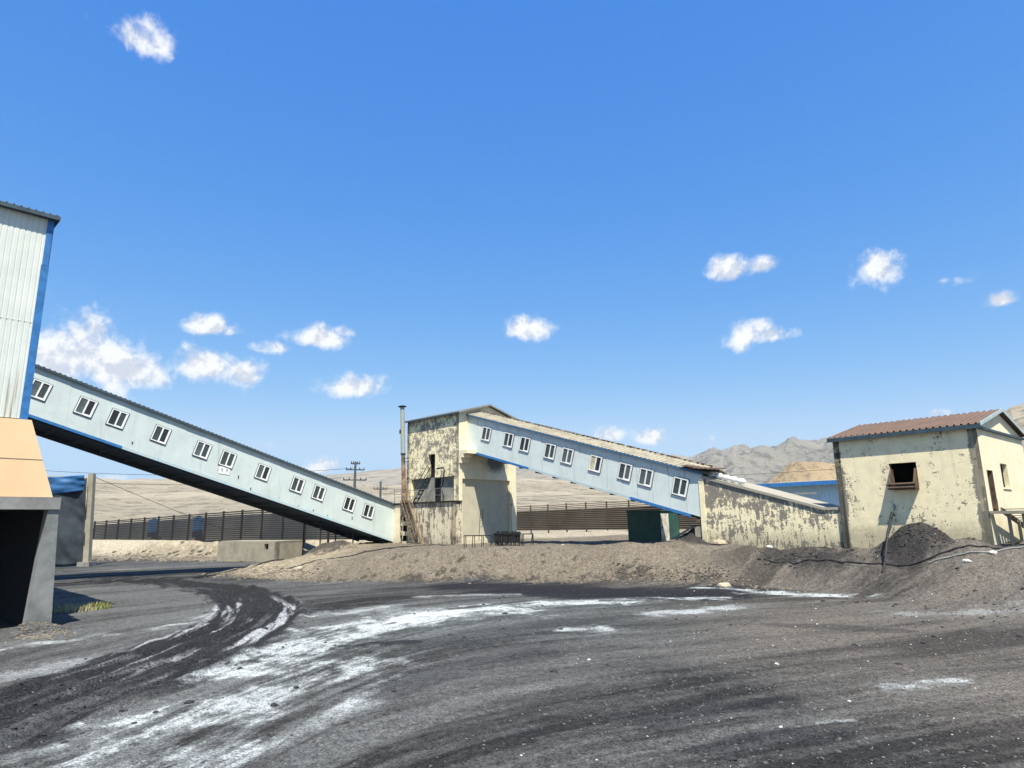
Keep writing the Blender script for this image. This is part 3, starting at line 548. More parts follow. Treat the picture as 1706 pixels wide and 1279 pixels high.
# ------------------------------------------------------------------ long conveyor gallery on the left
G = (-9.69, 54.28, 1.69)
g1 = empty('conveyor_gallery', G, RZ, 'long pale blue sloping gallery with eleven windows, starting at the white loading tower', 'gallery', 'conveyor galleries')
S1 = 0.3015; Y0 = -33.0
def zb(y): return -S1 * y
def sheared(mb, x0, x1, y0, y1, a0, a1):   # a0,a1 heights above the sloping floor line
    mb.hexa([(x0, y0, zb(y0) + a0), (x1, y0, zb(y0) + a0), (x1, y1, zb(y1) + a0), (x0, y1, zb(y1) + a0), (x0, y0, zb(y0) + a1), (x1, y0, zb(y0) + a1), (x1, y1, zb(y1) + a1), (x0, y1, zb(y1) + a1)])
w = MB(); n = 30
for k in range(n):                          # slightly uneven panels
    ya, yb = Y0 + (0 - Y0) * k / n, Y0 + (0 - Y0) * (k + 1) / n - .004
    d = 0.006 * ((k * 7) % 3 - 1); sheared(w, -0.12, 0.0 + d, ya, yb, 0.14, 2.93)
w.build('wall', m_gal, g1)
b = MB(); sheared(b, -3.52, -3.4, Y0, 0, 0.14, 2.93); b.build('back_wall', m_gal, g1)
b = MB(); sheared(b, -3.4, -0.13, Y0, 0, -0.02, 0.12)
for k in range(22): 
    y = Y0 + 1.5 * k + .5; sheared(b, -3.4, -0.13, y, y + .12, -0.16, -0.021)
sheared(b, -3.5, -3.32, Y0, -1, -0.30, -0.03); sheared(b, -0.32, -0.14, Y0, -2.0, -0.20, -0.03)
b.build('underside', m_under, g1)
b = MB(); sheared(b, -0.10, 0.028, Y0, -20.1, -0.03, 0.135); b.build('blue_skirt', m_blue, g1)
b = MB()
for k in range(9): 
    ya = -20.095 + k * 2.1; sheared(b, -0.10, 0.022 + .006 * (k % 2), ya, min(ya + 2.09, -1.2), -0.03, 0.13)
b.build('faded_skirt', m_paleblue, g1)
b = MB(); sheared(b, -0.12, 0.02, -1.19, 0, -0.03, 0.132); b.build('end_skirt', m_paleblue, g1)
r_ = MB(); OV = 0.17
r_.rib((OV, Y0, zb(Y0) + 2.96), (-1.76, Y0, zb(Y0) + 3.2), (OV, .05, zb(0) + 2.96 - .015), pitch=0.28, h=0.045)
r_.rib((-3.52 - OV, Y0, zb(Y0) + 2.96), (-1.76, Y0, zb(Y0) + 3.2), (-3.52 - OV, .05, 2.96 - .015), pitch=0.28, h=0.045)
rf = r_.build('roof', m_roof_grey, g1)
b = MB(); sheared(b, OV - .03, OV, Y0, 0.04, 2.82, 2.945); b.build('eave_trim', m_darkedge, rf)
for y in (-24.6, -22.24, -20.51, -18.0, -15.39, -13.69, -11.17, -8.53, -6.79, -4.16, -2.41):
    add_window(g1, (0.012, y, zb(y) + 1.64), (0, math.atan(S1), R(90)))
b = MB(); b.box(0.012, 0.03, -0.36, 0.36, -0.25, 0.25); pl = b.build('number_plate', m_white, g1); pl.location = (0, -13.84, 5.02); pl.rotation_euler = (-math.atan(S1) * .45, 0, 0)
for y, t in ((-0.17, '1'), (0.17, '1')):
    q = MB(); q.box(0.031, 0.036, y - .02, y + .02, -.10, .10); q.box(0.031, 0.036, y - .06, y - .021, .04, .08); q.build('digit', m_black, pl)
for y, a, l in ((-19.6, .45, .16), (-12.9, .62, .22), (-14.3, .7, .06), (-6.0, .20, .10), (-7.2, .18, .14), (-8.4, .16, .1), (-12.0, .16, .16), (-3.9, .55, .24), (-9.9, .3, .05)):
    b = MB(); b.box(0.008, 0.014, y, y + .045 + .03 * (l > .13), zb(y) + a, zb(y) + a + l); b.build('rust_hole', m_gasket, g1)
for xx in (-0.5, -3.0):
    for yy, z0, z1 in ((-3.4, -1.2, .95), (-6.2, -2.2, 1.80)):
        b = MB(); b.bar((xx, yy, z0), (xx, yy, z1), .07); b.build('support_post', m_black, g1)

# ------------------------------------------------------------------ second gallery
T0 = (-4.1, 50.0, 1.6)
O2 = (T0[0] + CV[0] * .93, T0[1] + CV[1] * .93, 1.6)
g2 = empty('conveyor_gallery', O2, RZ, 'shorter pale blue gallery with nine windows and beige roof, right of the cream tower', 'gallery', 'conveyor galleries')
XE = 19.45
def f2b(x): return 6.84 - 0.2795 * x
def f2t(x): return 9.70 - 0.2925 * x
def band(mb, y0, y1, x0, x1, lo, hi, e0=0.0, e1=0.0):
    mb.hexa([(x0, y0, lo(x0) + e0), (x1, y0, lo(x1) + e0), (x1, y1, lo(x1) + e0), (x0, y1, lo(x0) + e0), (x0, y0, hi(x0) + e1), (x1, y0, hi(x1) + e1), (x1, y1, hi(x1) + e1), (x0, y1, hi(x0) + e1)])
w = MB(); n = 18
for k in range(n):
    xa, xb = XE * k / n + .02, XE * (k + 1) / n - .004; d = .006 * ((k * 5) % 3 - 1); band(w, 0 + d, .12, xa, xb, f2b, f2t, .12, 0)
w.build('wall', m_gal2, g2)
b = MB(); band(b, 2.5, 2.62, 0.02, XE, f2b, f2t, .12); b.build('back_wall', m_gal2, g2)
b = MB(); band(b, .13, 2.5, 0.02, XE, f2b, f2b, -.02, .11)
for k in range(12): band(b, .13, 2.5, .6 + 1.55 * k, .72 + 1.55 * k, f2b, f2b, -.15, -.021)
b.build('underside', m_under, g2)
for x0, x1, mm in ((.02, 6.3, m_blue), (14.6, 18.6, m_blue)):
    b = MB(); band(b, -.03, .1, x0, x1, f2b, f2b, -.05, .115); b.build('blue_skirt', mm, g2)
b = MB(); band(b, -.02, .1, 6.31, 14.59, f2b, f2b, -.03, .112); b.build('faded_skirt', m_paleblue, g2)
r_ = MB(); ov = .16
r_.rib((0.02, -ov, f2t(0) + .03), (0.02, 1.31, f2t(0) + .40), (XE + .6, -ov, f2t(XE + .6) + .03), pitch=.30, h=.04)
r_.rib((0.02, 2.62 + ov, f2t(0) + .03), (0.02, 1.31, f2t(0) + .40), (XE + .3, 2.62 + ov, f2t(XE + .3) + .03), pitch=.30, h=.04)
rf = r_.build('roof', m_roof_beige, g2)
b = MB(); band(b, -ov - .012, -ov + .02, 0.02, XE + .1, f2t, f2t, -.10, .02); b.build('eave_trim', plain('blue_eave', (.05, .13, .24), .6), rf)
b = MB(); band(b, 1.24, 1.38, 0.02, XE - .2, f2t, f2t, .415, .445); b.build('ridge_cap', m_roof_beige, rf)
random.seed(3); b = MB()
for k in range(48):
    x = .5 + k * .4 + random.uniform(-.1, .1); band(b, 1.15, 1.5, x, x + random.uniform(.12, .26), f2t, f2t, .452, .475)
b.build('ridge_clip', m_rust, rf)
for k, x in enumerate((2.08, 4.40, 6.0, 8.33, 9.84, 12.13, 14.34, 15.81, 18.06)):
    add_window(g2, (x, -.012, 8.575 - .2925 * x), (0, math.atan(.288), 0), tan=(k == 5))
b = MB()
for xa, za, xb, zb2 in ((18.9, f2t(18.9) + .12, 20.5, f2t(20.4) + .38), (18.3, f2t(18.3) + .15, 19.4, f2t(19.4) + .2)):
    b.rib((xa, -.3, za), (xa, 1.0, za + .12), (xb, -.25, zb2), pitch=.26, h=.03)
b.build('torn_sheet', m_rust, g2)
b = MB(); b.bar((18.9, -.02, f2b(18.9) - .12), (19.35, .3, f2b(19.3) - .2), .12); b.build('end_beam', m_rust, g2)

# ------------------------------------------------------------------ transfer tower
t = empty('transfer_tower', T0, RZ, 'tall cream tower with flaking paint and a low gable roof where the two galleries meet', 'tower')
W_, D_, H_ = 6.45, 6.1, 9.75
w = MB()
w.wall((-W_, 0, 0), (1, 0, 0), (0, .3, 0), W_, H_, [(2.78, 3.64, 4.97, 6.83), (.62, 5.9, 3.05, 4.97)], base=-.6)
w.wall((-W_, D_, 0), (0, -1, 0), (.3, 0, 0), D_, H_, base=-.6); w.wall((0, D_, 0), (-1, 0, 0), (0, -.3, 0), W_, H_, base=-.6)
w.prism([(-W_ + .01, 0, H_ + .004), (-W_ + .01, D_, H_ + .004), (-W_ + .01, D_ / 2, H_ + .85)], (.2, 0, 0))
w.build('wall', m_peel_tower, t)
w = MB(); w.wall((.004, 0, 0), (0, 1, 0), (-.3, 0, 0), D_, H_, [(.36, 5.5, .3, 4.75)], base=-.6)
w.prism([(.004, 0.02, H_ + .004), (.004, D_ - .02, H_ + .004), (.004, D_ / 2, H_ + .86)], (-.2, 0, 0))
w.build('side_wall', m_tower_soot, t)
b = MB(); b.box(-5.86, -.50, .30, .36, 3.0, 5.02); b.build('recessed_panel', plain('grey_infill', (.30, .29, .25), .9, c2=(.17, .165, .145), scale=1.5), t)
b = MB(); b.box(-.2, -.16, .3, 5.56, .2, 4.8)
for k in range(22): b.box(-.159, -.148, .42 + k * .235, .435 + k * .235, .32, 4.72)
b.build('infill_panel', plain('tan_infill', (.50, .455, .335), .85, c2=(.42, .385, .29), scale=1.0), t)
b = MB(); b.box(-3.75, -2.7, .38, 1.6, 4.9, 6.9); b.build('upper_doorway', m_void_black, t)  # black block paints the unlit inside of the doorway
b = MB(); b.box(-3.1, -2.3, .285, .297, 3.06, 4.9); b.build('lower_doorway', m_void_black, t)  # thin black sheet paints the doorway's inner shade
b = MB(); b.box(-2.28, -2.16, .18, .296, 3.05, 6.4); b.build('door_post', m_conc, t)
b = MB(); b.box(-.35, .62, -.012, .32, 6.5, 6.86) if False else None
b.box(.004, .95, .0, .93, 6.58, 6.86); b.box(.004, .5, .0, .9, 6.3, 6.577); b.box(.004, .22, .0, .85, 5.9, 6.297)
b.build('corbel', m_tower_side, t)
b = MB(); b.box(.004, .12, 5.55, 6.1, -.4, 6.4); b.build('pilaster', m_tower_side, t)
r_ = MB()
r_.rib((-W_ - .25, -.28, H_ + .02), (-W_ - .25, D_ / 2, H_ + .95), (.32, -.28, H_ + .02), pitch=.3, h=.04)
r_.rib((-W_ - .25, D_ + .28, H_ + .02), (-W_ - .25, D_ / 2, H_ + .95), (.32, D_ + .28, H_ + .02), pitch=.3, h=.04)
rf = r_.build('roof', m_roof_grey, t)
b = MB(); b.box(-W_ - .26, .2, -.31, -.285, H_ - .10, H_ + .03); b.build('eave_trim', m_darkedge, rf)
b = MB(); b.bar((.33, -.3, H_ - .01), (.33, D_ / 2, H_ + .91), .03, .12); b.bar((.33, D_ + .3, H_ - .01), (.33, D_ / 2, H_ + .91), .03, .12); b.build('gable_trim', m_conc, rf)
# platform block with ladder, rails and the steep inner stair
B0 = -.8
w = MB(); w.wall((-9.75, B0, 0), (1, 0, 0), (0, .25, 0), 10.1, 2.98, [(3.62, 4.55, .12, .55), (3.62, 4.55, .88, 1.32), (3.62, 4.55, 1.66, 2.05)], base=-1.0)
w.wall((.35, B0, 0), (0, 1, 0), (-.25, 0, 0), .8, 2.98, base=-1.0)
w.box(-9.75, .35, B0 + .25, -.02, 2.78, 2.98); blk = w.build('platform_block', m_peel_block, t)
b = MB(); b.box(-6.4, -4.9, B0 + .5, B0 + .56, 0, 2.4); b.build('hollow', m_void_black, blk)  # black sheet behind the holes, their shade as colour
b = MB(); b.box(-7.02, -6.15, B0 - .03, B0 - .004, -.6, 2.93); b.build('end_pier', m_tower_side, blk)
b = MB(); b.box(-6.9, .42, B0 - .12, -.02, 2.985, 3.09); b.build('platform_slab', m_black, t)
b = MB()
for x in [-6.85 + .98 * k for k in range(8)]: b.bar((x, B0 - .06, 3.09), (x, B0 - .06, 4.05), .035)
for z in (3.55, 4.05): b.bar((-6.85, B0 - .06, z), (.0, B0 - .06, z), .03)
b.tube([(-6.85, B0 - .06, 3.9), (-6.85, B0 - .1, 4.2), (-6.7, B0 - .3, 4.25), (-6.5, B0 - .35, 3.9), (-6.45, B0 - .3, 3.1)], .02, 6)
b.build('railing', m_conc, t)
b = MB()
for dx in (0, .5):
    b.bar((-4.75 + dx, B0 + .2, 3.1), (-3.3 + dx, B0 + .45, 5.05), .07); b.bar((-4.75 + dx, B0 + .2, 4.0), (-3.3 + dx, B0 + .45, 5.9), .035)
for k in range(7):
    q = k / 6.5; b.bar((-4.75 + 1.45 * q, B0 + .2 + .25 * q, 3.1 + 1.95 * q), (-4.25 + 1.45 * q, B0 + .2 + .25 * q, 3.1 + 1.95 * q), .04, .12)
b.build('inner_stair', m_black, t)
lad = MB()
for dx in (0, .95):
    lad.bar((-5.8 + dx, B0 - .2, 3.25), (-3.35 + dx, B0 - .6, -.35), .12); lad.bar((-5.8 + dx, B0 - .22, 3.95), (-3.35 + dx, B0 - .62, .45), .04)
for k in range(13):
    q = (k + .5) / 13; x = -5.8 + 2.45 * q; y = B0 - .2 - .4 * q; z = 3.25 - 3.6 * q; lad.bar((x, y, z), (x + .95, y, z), .10, .05)
lad.bar((-4.9, B0 - .3, 3.95), (-4.95, B0 - .28, 3.2), .035)
lad.build('ladder', plain('ladder_rust', (.20, .145, .09), .8, c2=(.08, .055, .04), scale=3), t)
b = MB(); b.tube([(-2.1, B0 + .4, 5.6), (-1.35, B0 + .4, 5.62), (-1.2, B0 + .4, 5.4), (-1.35, B0 + .4, 4.6), (-1.7, B0 + .4, 3.6), (-1.9, B0 + .3, 3.1)], .06, 8); b.build('bent_pipe', m_black, t)
b = MB(); b.tube([(.06, 2.0, .2), (.06, 2.15, 2.3), (.06, 2.45, 2.5), (.06, 2.4, 1.7), (.06, 2.2, 1.6)], .02, 6); b.build('cable', m_black, t)
# chimney pipe
cp = to_world(T0, -6.3, -.55); ch = empty('chimney_pipe', (cp[0], cp[1], 4.7), RZ, 'tall thin grey and rusty flue pipe standing left of the cream tower', 'chimney')
b = MB(); b.tube([(.3, 0, 0), (.22, 0, 1.6), (.05, 0, 3.95)], [.22, .17, .16], 14); b.build('lower_pipe', plain('scaly_rust', (.30, .20, .12), .85, c2=(.10, .065, .045), scale=2.5, thr=(.4, .6)), ch)
b = MB(); b.tube([(.05, 0, 3.95), (-.18, 0, 7.85)], [.185, .165], 14); b.build('upper_pipe', plain('grey_flue', (.25, .29, .30), .6, c2=(.36, .30, .19), scale=1.5), ch)
b = MB(); b.tube([(-.18, 0, 7.85), (-.19, 0, 7.93), (-.19, 0, 8.0)], [.24, .36, .1], 14); b.build('cap', m_black, ch); b = MB(); b.tube([(.05, 0, 3.9), (.05, 0, 4.0)], .21, 14); b.build('flange', m_black, ch)
b = MB(); b.bar((-.1, -.24, 5.6), (-.1, -.24, 5.95), .12, .06); b.build('damper', m_black, ch)
for z in (3.6, 3.3): b = MB(); b.bar((.1, 0, z), (.9, 0, z - .05), .05); b.build('bracket', m_black, ch)

# ------------------------------------------------------------------ low hall that takes the second gallery into the ground
E0 = (10.4, 37.31, 1.93)
h = empty('low_hall', E0, RZ, 'low wedge shaped hall with badly flaking cream wall and sloping dusty slab roof', 'building')
ht = lambda x: 3.42 - .297 * x if x < 6.5 else 1.49
w = MB()
xs = [.27, 1.8, 3.4, 5.0, 6.5, 8.9]
for a, c in zip(xs[:-1], xs[1:]):
    w.hexa([(a, 0, -.9), (c, 0, -.9), (c, .25, -.9), (a, .25, -.9), (a, 0, ht(a)), (c, 0, ht(c)), (c, .25, ht(c)), (a, .25, ht(a))])
w.box(.27, .5, .25, 3.0, -.5, 3.2)
w.build('wall', m_peel_hall, h)
w = MB(); w.box(-.02, .268, -.06, .4, -.6, 3.36); w.build('corner_pier', peel('pier_cream', CREAM, CEMENT, .35, 2.2, .3, damp=.4), h)
w = MB(); w.box(-.5, -.021, .05, .5, -.6, .75); w.build('pier_footing', m_conc_tan, h)
w = MB()
w.hexa([(.2, -.08, ht(.2) + .004), (6.52, -.08, 1.494), (6.52, 3.3, 1.494), (.2, 3.3, ht(.2) + .004), (.2, -.08, ht(.2) + .17), (6.52, -.08, 1.62), (6.52, 3.3, 1.62), (.2, 3.3, ht(.2) + .17)])
w.box(6.521, 8.9, -.07, 3.3, 1.494, 1.615)
w.build('roof_slab', m_slab, h)
random.seed(5); wb = empty('sack', (*to_world(E0, .5, .3), E0[2] + 3.58), RZ, 'row of white sacks laid on the top end of the hall roof below torn sheets', 'sacks')
for k in range(5):
    b = MB(); x = .15 + k * .42; pts = [(x - .24, 0, -x * .29 + .02), (x - .12, .02, -x * .29 + .06), (x + .1, -.02, -x * .29 + .05), (x + .24, 0, -x * .29)]
    b.tube(pts, [.06, .17, .16, .05], 10); b.build('sack_body', m_white, wb, smooth=True)

# ------------------------------------------------------------------ small house at the right
RB = -R(49); K0 = (19.484, 27.6, 2.2)
ho = empty('engine_house', K0, RB, 'small cream house with rust red ribbed roof and a black chute opening', 'house')
W_, D_, H_ = 5.97, 7.3, 4.55
w = MB(); w.wall((-W_, 0, 0), (1, 0, 0), (0, .28, 0), W_, H_, [(2.40, 3.52, 2.02, 3.22)], base=-.9)
w.wall((-W_, D_, 0), (0, -1, 0), (.28, 0, 0), D_, H_, base=-.9); w.wall((0, D_, 0), (-1, 0, 0), (0, -.28, 0), W_, H_, base=-.9)
w.build('front_wall', m_peel_house, ho)
w = MB(); w.wall((.003, 0.0, 0), (0, 1, 0), (-.28, 0, 0), D_, H_, [(.52, 1.28, 1.02, 2.72), (2.7, 3.8, 2.04, 3.1)], base=-.9)
w.prism([(.003, 0.02, H_ + .003), (.003, D_ - .02, H_ + .003), (.003, D_ / 2, H_ + .92)], (-.2, 0, 0)); w.build('side_wall', m_house_side, ho)
w = MB(); w.box(-5.6, -.3, .35, 6.9, -.5, .9); w.box(-5.6, -.3, .35, 6.9, H_ - .2, H_); w.box(-5.6, -.3, 3.6, 3.7, .9, H_ - .2); w.build('inner_room', m_void_black, ho)
r_ = MB(); x0, x1 = -W_ - .16, .20
r_.rib((x0, -.22, H_ + .06), (x0, D_ / 2, H_ + 1.02), (x1, -.22, H_ + .06), pitch=.26, h=.06, duty=.4); r_.rib((x0, D_ + .22, H_ + .06), (x0, D_ / 2, H_ + 1.02), (x1, D_ + .22, H_ + .06), pitch=.2, h=.035, duty=.45)
rf = r_.build('roof', m_roof_red, ho)
b = MB(); b.box(x0, x1, -.245, -.225, H_ - .13, H_ + .05); b.box(x0, x1, -.2, -.01, H_ - .06, H_ - .02); b.build('eave_trim', m_darkedge, rf)
b = MB(); b.bar((x1 + .02, -.25, H_ + .03), (x1 + .02, D_ / 2, H_ + 1.01), .035, .15); b.bar((x1 + .02, D_ + .25, H_ + .03), (x1 + .02, D_ / 2, H_ + 1.01), .035, .15); b.build('gable_trim', plain('pale_trim', (.38, .46, .46), .6), rf)
b = MB(); b.box(.004, .12, .02, D_, H_ - .12, H_ - .02); b.build('gable_ledge', m_darkedge, rf)
# chute in the opening
c = MB(); xl, xr = -3.57, -2.45
c.hexa([(xl + .02, -.02, 2.9), (xl + .10, -.02, 2.9), (xl + .10, .25, 2.9), (xl + .02, .25, 2.9), (xl + .02, -.02, 2.96), (xl + .10, -.02, 2.96), (xl + .10, .25, 2.96), (xl + .02, .25, 2.96)])
for x in (xl + .03, xr - .09):
    c.prism([(x, 0.2, 2.95), (x, -.05, 2.95), (x, -.42, 2.32), (x, -.42, 2.12), (x, .2, 2.12)], (.06, 0, 0))
c.build('chute_cheek', m_rust, ho)
c = MB(); c.tube([(xl, -.42, 2.26), (xr, -.42, 2.26)], .06, 8); c.tube([(xl, -.45, 2.1), (xr, -.45, 2.1)], .05, 8); c.box(xl + .0, xr - .0, -.40, .01, 2.03, 2.11); c.box(xl + .1, xr - .1, -.45, -.36, 2.12, 2.18); c.build('chute_lip', m_rust, ho)
b = MB(); b.box(.03, .045, .5, 1.3, 2.65, 2.72) if False else None
b.box(-.2, .02, .50, .55, 1.02, 2.72); b.box(-.2, .02, 1.25, 1.30, 1.02, 2.72); b.build('door_frame', m_rust, ho)
b = MB()
for y in (.9, 1.05): b.bar((.01, y, 1.1), (.01, y + .05, 1.5), .12)
b.build('door_debris', m_rust, ho)
b = MB(); b.box(-.22, -.18, 2.7, 3.8, 2.04, 3.1); wn = b.build('window_void', m_void_black, ho)  # black sheet paints the dark inside of the window
b = MB(); b.box(-.02, .05, 2.6, 3.9, 1.97, 2.04); b.build('window_sill', m_house_side, ho)
st = empty('iron_stair', (*to_world(K0, 0, 0), 2.2), RB, 'rusty iron stair leading down from the side door of the small house', 'stair')
b = MB()
for x in (.35, 1.15): b.bar((x, .3, 1.05), (x, 5.6, -.1), .06, .22)
for k in range(13):
    q = k / 12.5; b.box(.38, 1.12, .35 + 5.1 * q, .6 + 5.1 * q, 1.07 - 1.12 * q, 1.10 - 1.12 * q)
b.build('flight', m_rust, st)
for y, zt in ((.5, .95), (1.9, .62), (3.2, .35)):
    b = MB(); b.box(.45, .55, y, y + .12, -.7, zt); b.box(.95, 1.05, y, y + .12, -.7, zt); b.build('stair_leg', m_conc_tan, st)
b = MB(); b.box(.02, 1.2, -.05, .5, .9, 1.02); b.build('landing', m_conc_tan, st)

# ------------------------------------------------------------------ loading tower at the left edge
L0 = (-14.38, 21.8, 0.0)
lt = empty('loading_tower', L0, RZ, 'white ribbed loading tower with blue corner strip above a cream hopper and dark truck portal', 'tower')
XW = -16.0; YN = -9.0
w = MB(); YF = -1.69
w.rib((0, YF, 6.45), (0, YF, 13.3), (0, YN, 6.45), pitch=.155, h=.012, duty=.28)
for k in (9.6,): w.box(.0, .016, YN, YF, k - .012, k + .012)
w.build('cladding', m_clad, lt)
w = MB(); w.box(XW, -.02, YF + .02, YF + .05, 6.4, 13.3); w.build('rear_wall', m_clad, lt)
w = MB(); w.box(XW, -.05, YN, YN + .05, 6.4, 13.3); w.box(XW - .05, XW, YN, YF, 6.4, 13.3); w.build('outer_wall', m_clad, lt)
w = MB(); w.box(-.03, .035, YF - .02, YF + .20, 6.42, 11.6); w.box(-.03, .042, YF - .0, YF + .17, 11.6, 13.3); w.box(-.3, -.031, YF + .051, YF + .2, 6.42, 13.3); w.build('blue_corner', m_blue, lt)
r_ = MB(); r_.rib((.25, YF + .30, 13.34), (XW - .3, YF + .30, 13.34 + 1.2), (.25, YN - .3, 13.34), pitch=.2, h=.035)
rf = r_.build('roof', m_roof_grey, lt)
b = MB(); b.box(.21, .26, YN, YF + .30, 13.2, 13.325); b.box(-2, .209, YF + .26, YF + .30, 13.2, 13.32); b.box(.0, .209, YN, YF + .25, 13.22, 13.24); b.build('eave_trim', m_darkedge, rf)
hp = MB(); zt, zb_ = 6.42, 4.0; e = .36
yt = YF + .30; ybm = -.62
hp.hexa([(XW, YN, zb_), (e, YN, zb_), (e, ybm, zb_), (XW, ybm, zb_), (XW, YN, zt), (.06, YN, zt), (.06, yt, zt), (XW, yt, zt)])
hp.build('hopper', m_hopper, lt)
b = MB(); zz = 5.18; q = (zt - zz) / (zt - zb_)
b.hexa([(.06 + (e - .06) * q, YN, zz - .02), (.075 + (e - .06) * q, YN, zz - .02), (.075 + (e - .06) * q, yt + (ybm - yt) * q, zz - .02), (.06 + (e - .06) * q, yt + (ybm - yt) * q, zz - .02)] + [(a + (.0), c_, zz) for a, c_ in ((.06 + (e - .06) * q, YN), (.075 + (e - .06) * q, YN), (.075 + (e - .06) * q, yt + (ybm - yt) * q), (.06 + (e - .06) * q, yt + (ybm - yt) * q))]); b.build('seam', m_conc_tan, lt)
w = MB(); w.box(-.3, .42, YN, -.40, 3.62, 3.995); w.build('lintel', m_conc, lt)
w = MB(); w.hexa([(-.42, -.88, -.6), (.06, -.88, -.6), (.06, -.14, -.6), (-.42, -.14, -.6), (-.2, -.70, 3.615), (.36, -.70, 3.615), (.36, -.42, 3.615), (-.2, -.42, 3.615)])
w.build('pillar', plain('sooty_concrete', (.25, .255, .25), .9, c2=(.13, .135, .13), scale=1.1), lt)
w = MB(); w.box(XW, -.51, -.6, -.35, -.5, 3.99); w.box(XW, XW + .2, YN, -.61, -.5, 3.99); w.build('portal_wall', m_conc, lt)
w = MB(); w.box(XW, -.6, YN, -.7, 3.6, 3.98); w.build('portal_ceiling', m_void_black, lt)
w = MB(); w.box(XW + .21, -.55, -.68, -.62, -.3, 3.59); w.box(XW + .21, XW + .3, YN, -.7, -.3, 3.59); w.build('portal_shade', m_void_black, lt)  # black sheets carry the portal's interior shade as colour

# ------------------------------------------------------------------ green shed under the second gallery
s0 = (9.39, 43.5, 1.72)
sh = empty('green_shed', s0, RZ, 'small dark green sheet metal shed with a rusty white door below the second gallery', 'shed')
b = MB(); b.wall((-2.46, 0, 0), (1, 0, 0), (0, .05, 0), 2.46, 1.92, base=-.4); b.wall((0, .0, 0), (0, 1, 0), (-.05, 0, 0), 2.4, 1.9, [(.1, 1.1, .03, 1.78)], base=-.4)
b.wall((-2.46, 2.4, 0), (0, -1, 0), (.05, 0, 0), 2.4, 1.92, base=-.4); b.wall((0, 2.4, 0), (-1, 0, 0), (0, -.05, 0), 2.46, 1.92, base=-.4); b.build('wall', m_green, sh)
b = MB(); b.box(-2.52, .06, -.06, 2.46, 1.925, 1.98); b.build('roof', m_green, sh)
b = MB(); b.box(-.04, .012, .12, 1.08, .0, 1.76); dr = b.build('door', plain('white_rusty', (.62, .62, .55), .7, c2=(.42, .30, .16), scale=2.5), sh)
b = MB(); b.box(.013, .05, .18, .22, .8, .95); b.build('handle', m_black, dr)

# ------------------------------------------------------------------ slatted fences
def fence(pts, H, label, cat='fence', step=3.4, slats=15, net=False):
    f = empty('slatted_fence', (pts[0][0], pts[0][1], pts[0][2]), 0, label, cat, 'slatted fences behind the yard')
    sl = MB(); O = Vector(pts[0]); P = [Vector(p) - O for p in pts]
    for a, c_ in zip(P[:-1], P[1:]):
        for k in range(slats):
            z = Vector((0, 0, .12 + (H - .2) * k / (slats - 1))); j = Vector((0, 0, random.uniform(-.015, .015))); sl.bar(a + z, c_ + z + j, .04, .118 if not net else .10)
        n = max(1, int(round((c_ - a).length / step)))
        for k in range(n):
            q = a.lerp(c_, k / n); m = MB(); m.bar((0, 0, -.5), (0, 0, H + .08), .16, .16); m.build('post', m_black, f, loc=(q.x, q.y + .1, q.z))
    sl.build('slat_panel', plain('fence_slat', (.035, .031, .027), .8, c2=(.022, .02, .019), scale=.3) if not net else plain('fence_slat_brown', (.17, .135, .095), .8, c2=(.11, .085, .06), scale=.3), f)
    if 1:
        nb_ = MB(); ov_ = Vector((0, .22, 1.35)) if net else Vector((.9, 1.2, 1.32))
        for a, c_ in zip(P[:-1], P[1:]): nb_.bar(a + ov_, c_ + ov_, .02, 2.4 if net else 2.5)
        nb_.build('dark_net', plain('dark_backing', (.035, .032, .03), .9, c2=(.05, .055, .07), scale=.2) if net else plain('grey_backing', (.13, .13, .125), .9, c2=(.07, .078, .088), scale=.16, thr=(.42, .58)), f)
    return f
fence([(-57.5, 90, .9), (-27.1, 67, 1.65), (-14.0, 58.8, 1.75)], 2.95, 'long dark slatted fence on the clay bank behind the long gallery')
fence([(-2.0, 92, 1.95), (12.7, 74, 2.05), (20.5, 63.5, 2.1)], 3.2, 'brown slatted fence seen between the transfer tower and the green shed', net=True)
# sheets hanging behind the left fence
for x, y, w_, hh, lab in ((-42.5, 79.5, 2.6, 2.2, 'small blue tarp hung behind the far left part of the slatted fence'), (-34.4, 73.4, 2.0, 2.3, 'bright blue tarp hung behind the slatted fence, right of the first'),):
    b = MB(); n = 10
    for k in range(n):
        a, c_ = -w_ / 2 + w_ * k / n, -w_ / 2 + w_ * (k + 1) / n; wv = lambda q: .07 * math.sin(q * 7)
        top = lambda q: hh * (1 - .12 * abs(q))
        b.hexa([(a, wv(a), 0), (c_, wv(c_), 0), (c_, wv(c_) + .02, 0), (a, wv(a) + .02, 0), (a, wv(a), top(a)), (c_, wv(c_), top(c_)), (c_, wv(c_) + .02, top(c_)), (a, wv(a) + .02, top(a))])
    o = b.build('tarp', m_tarp); o.location = (x, y, gh(x, y) + .35); o.rotation_euler = (0, 0, -R(38)); tag(o, lab, 'tarp', 'tarps behind the fence')

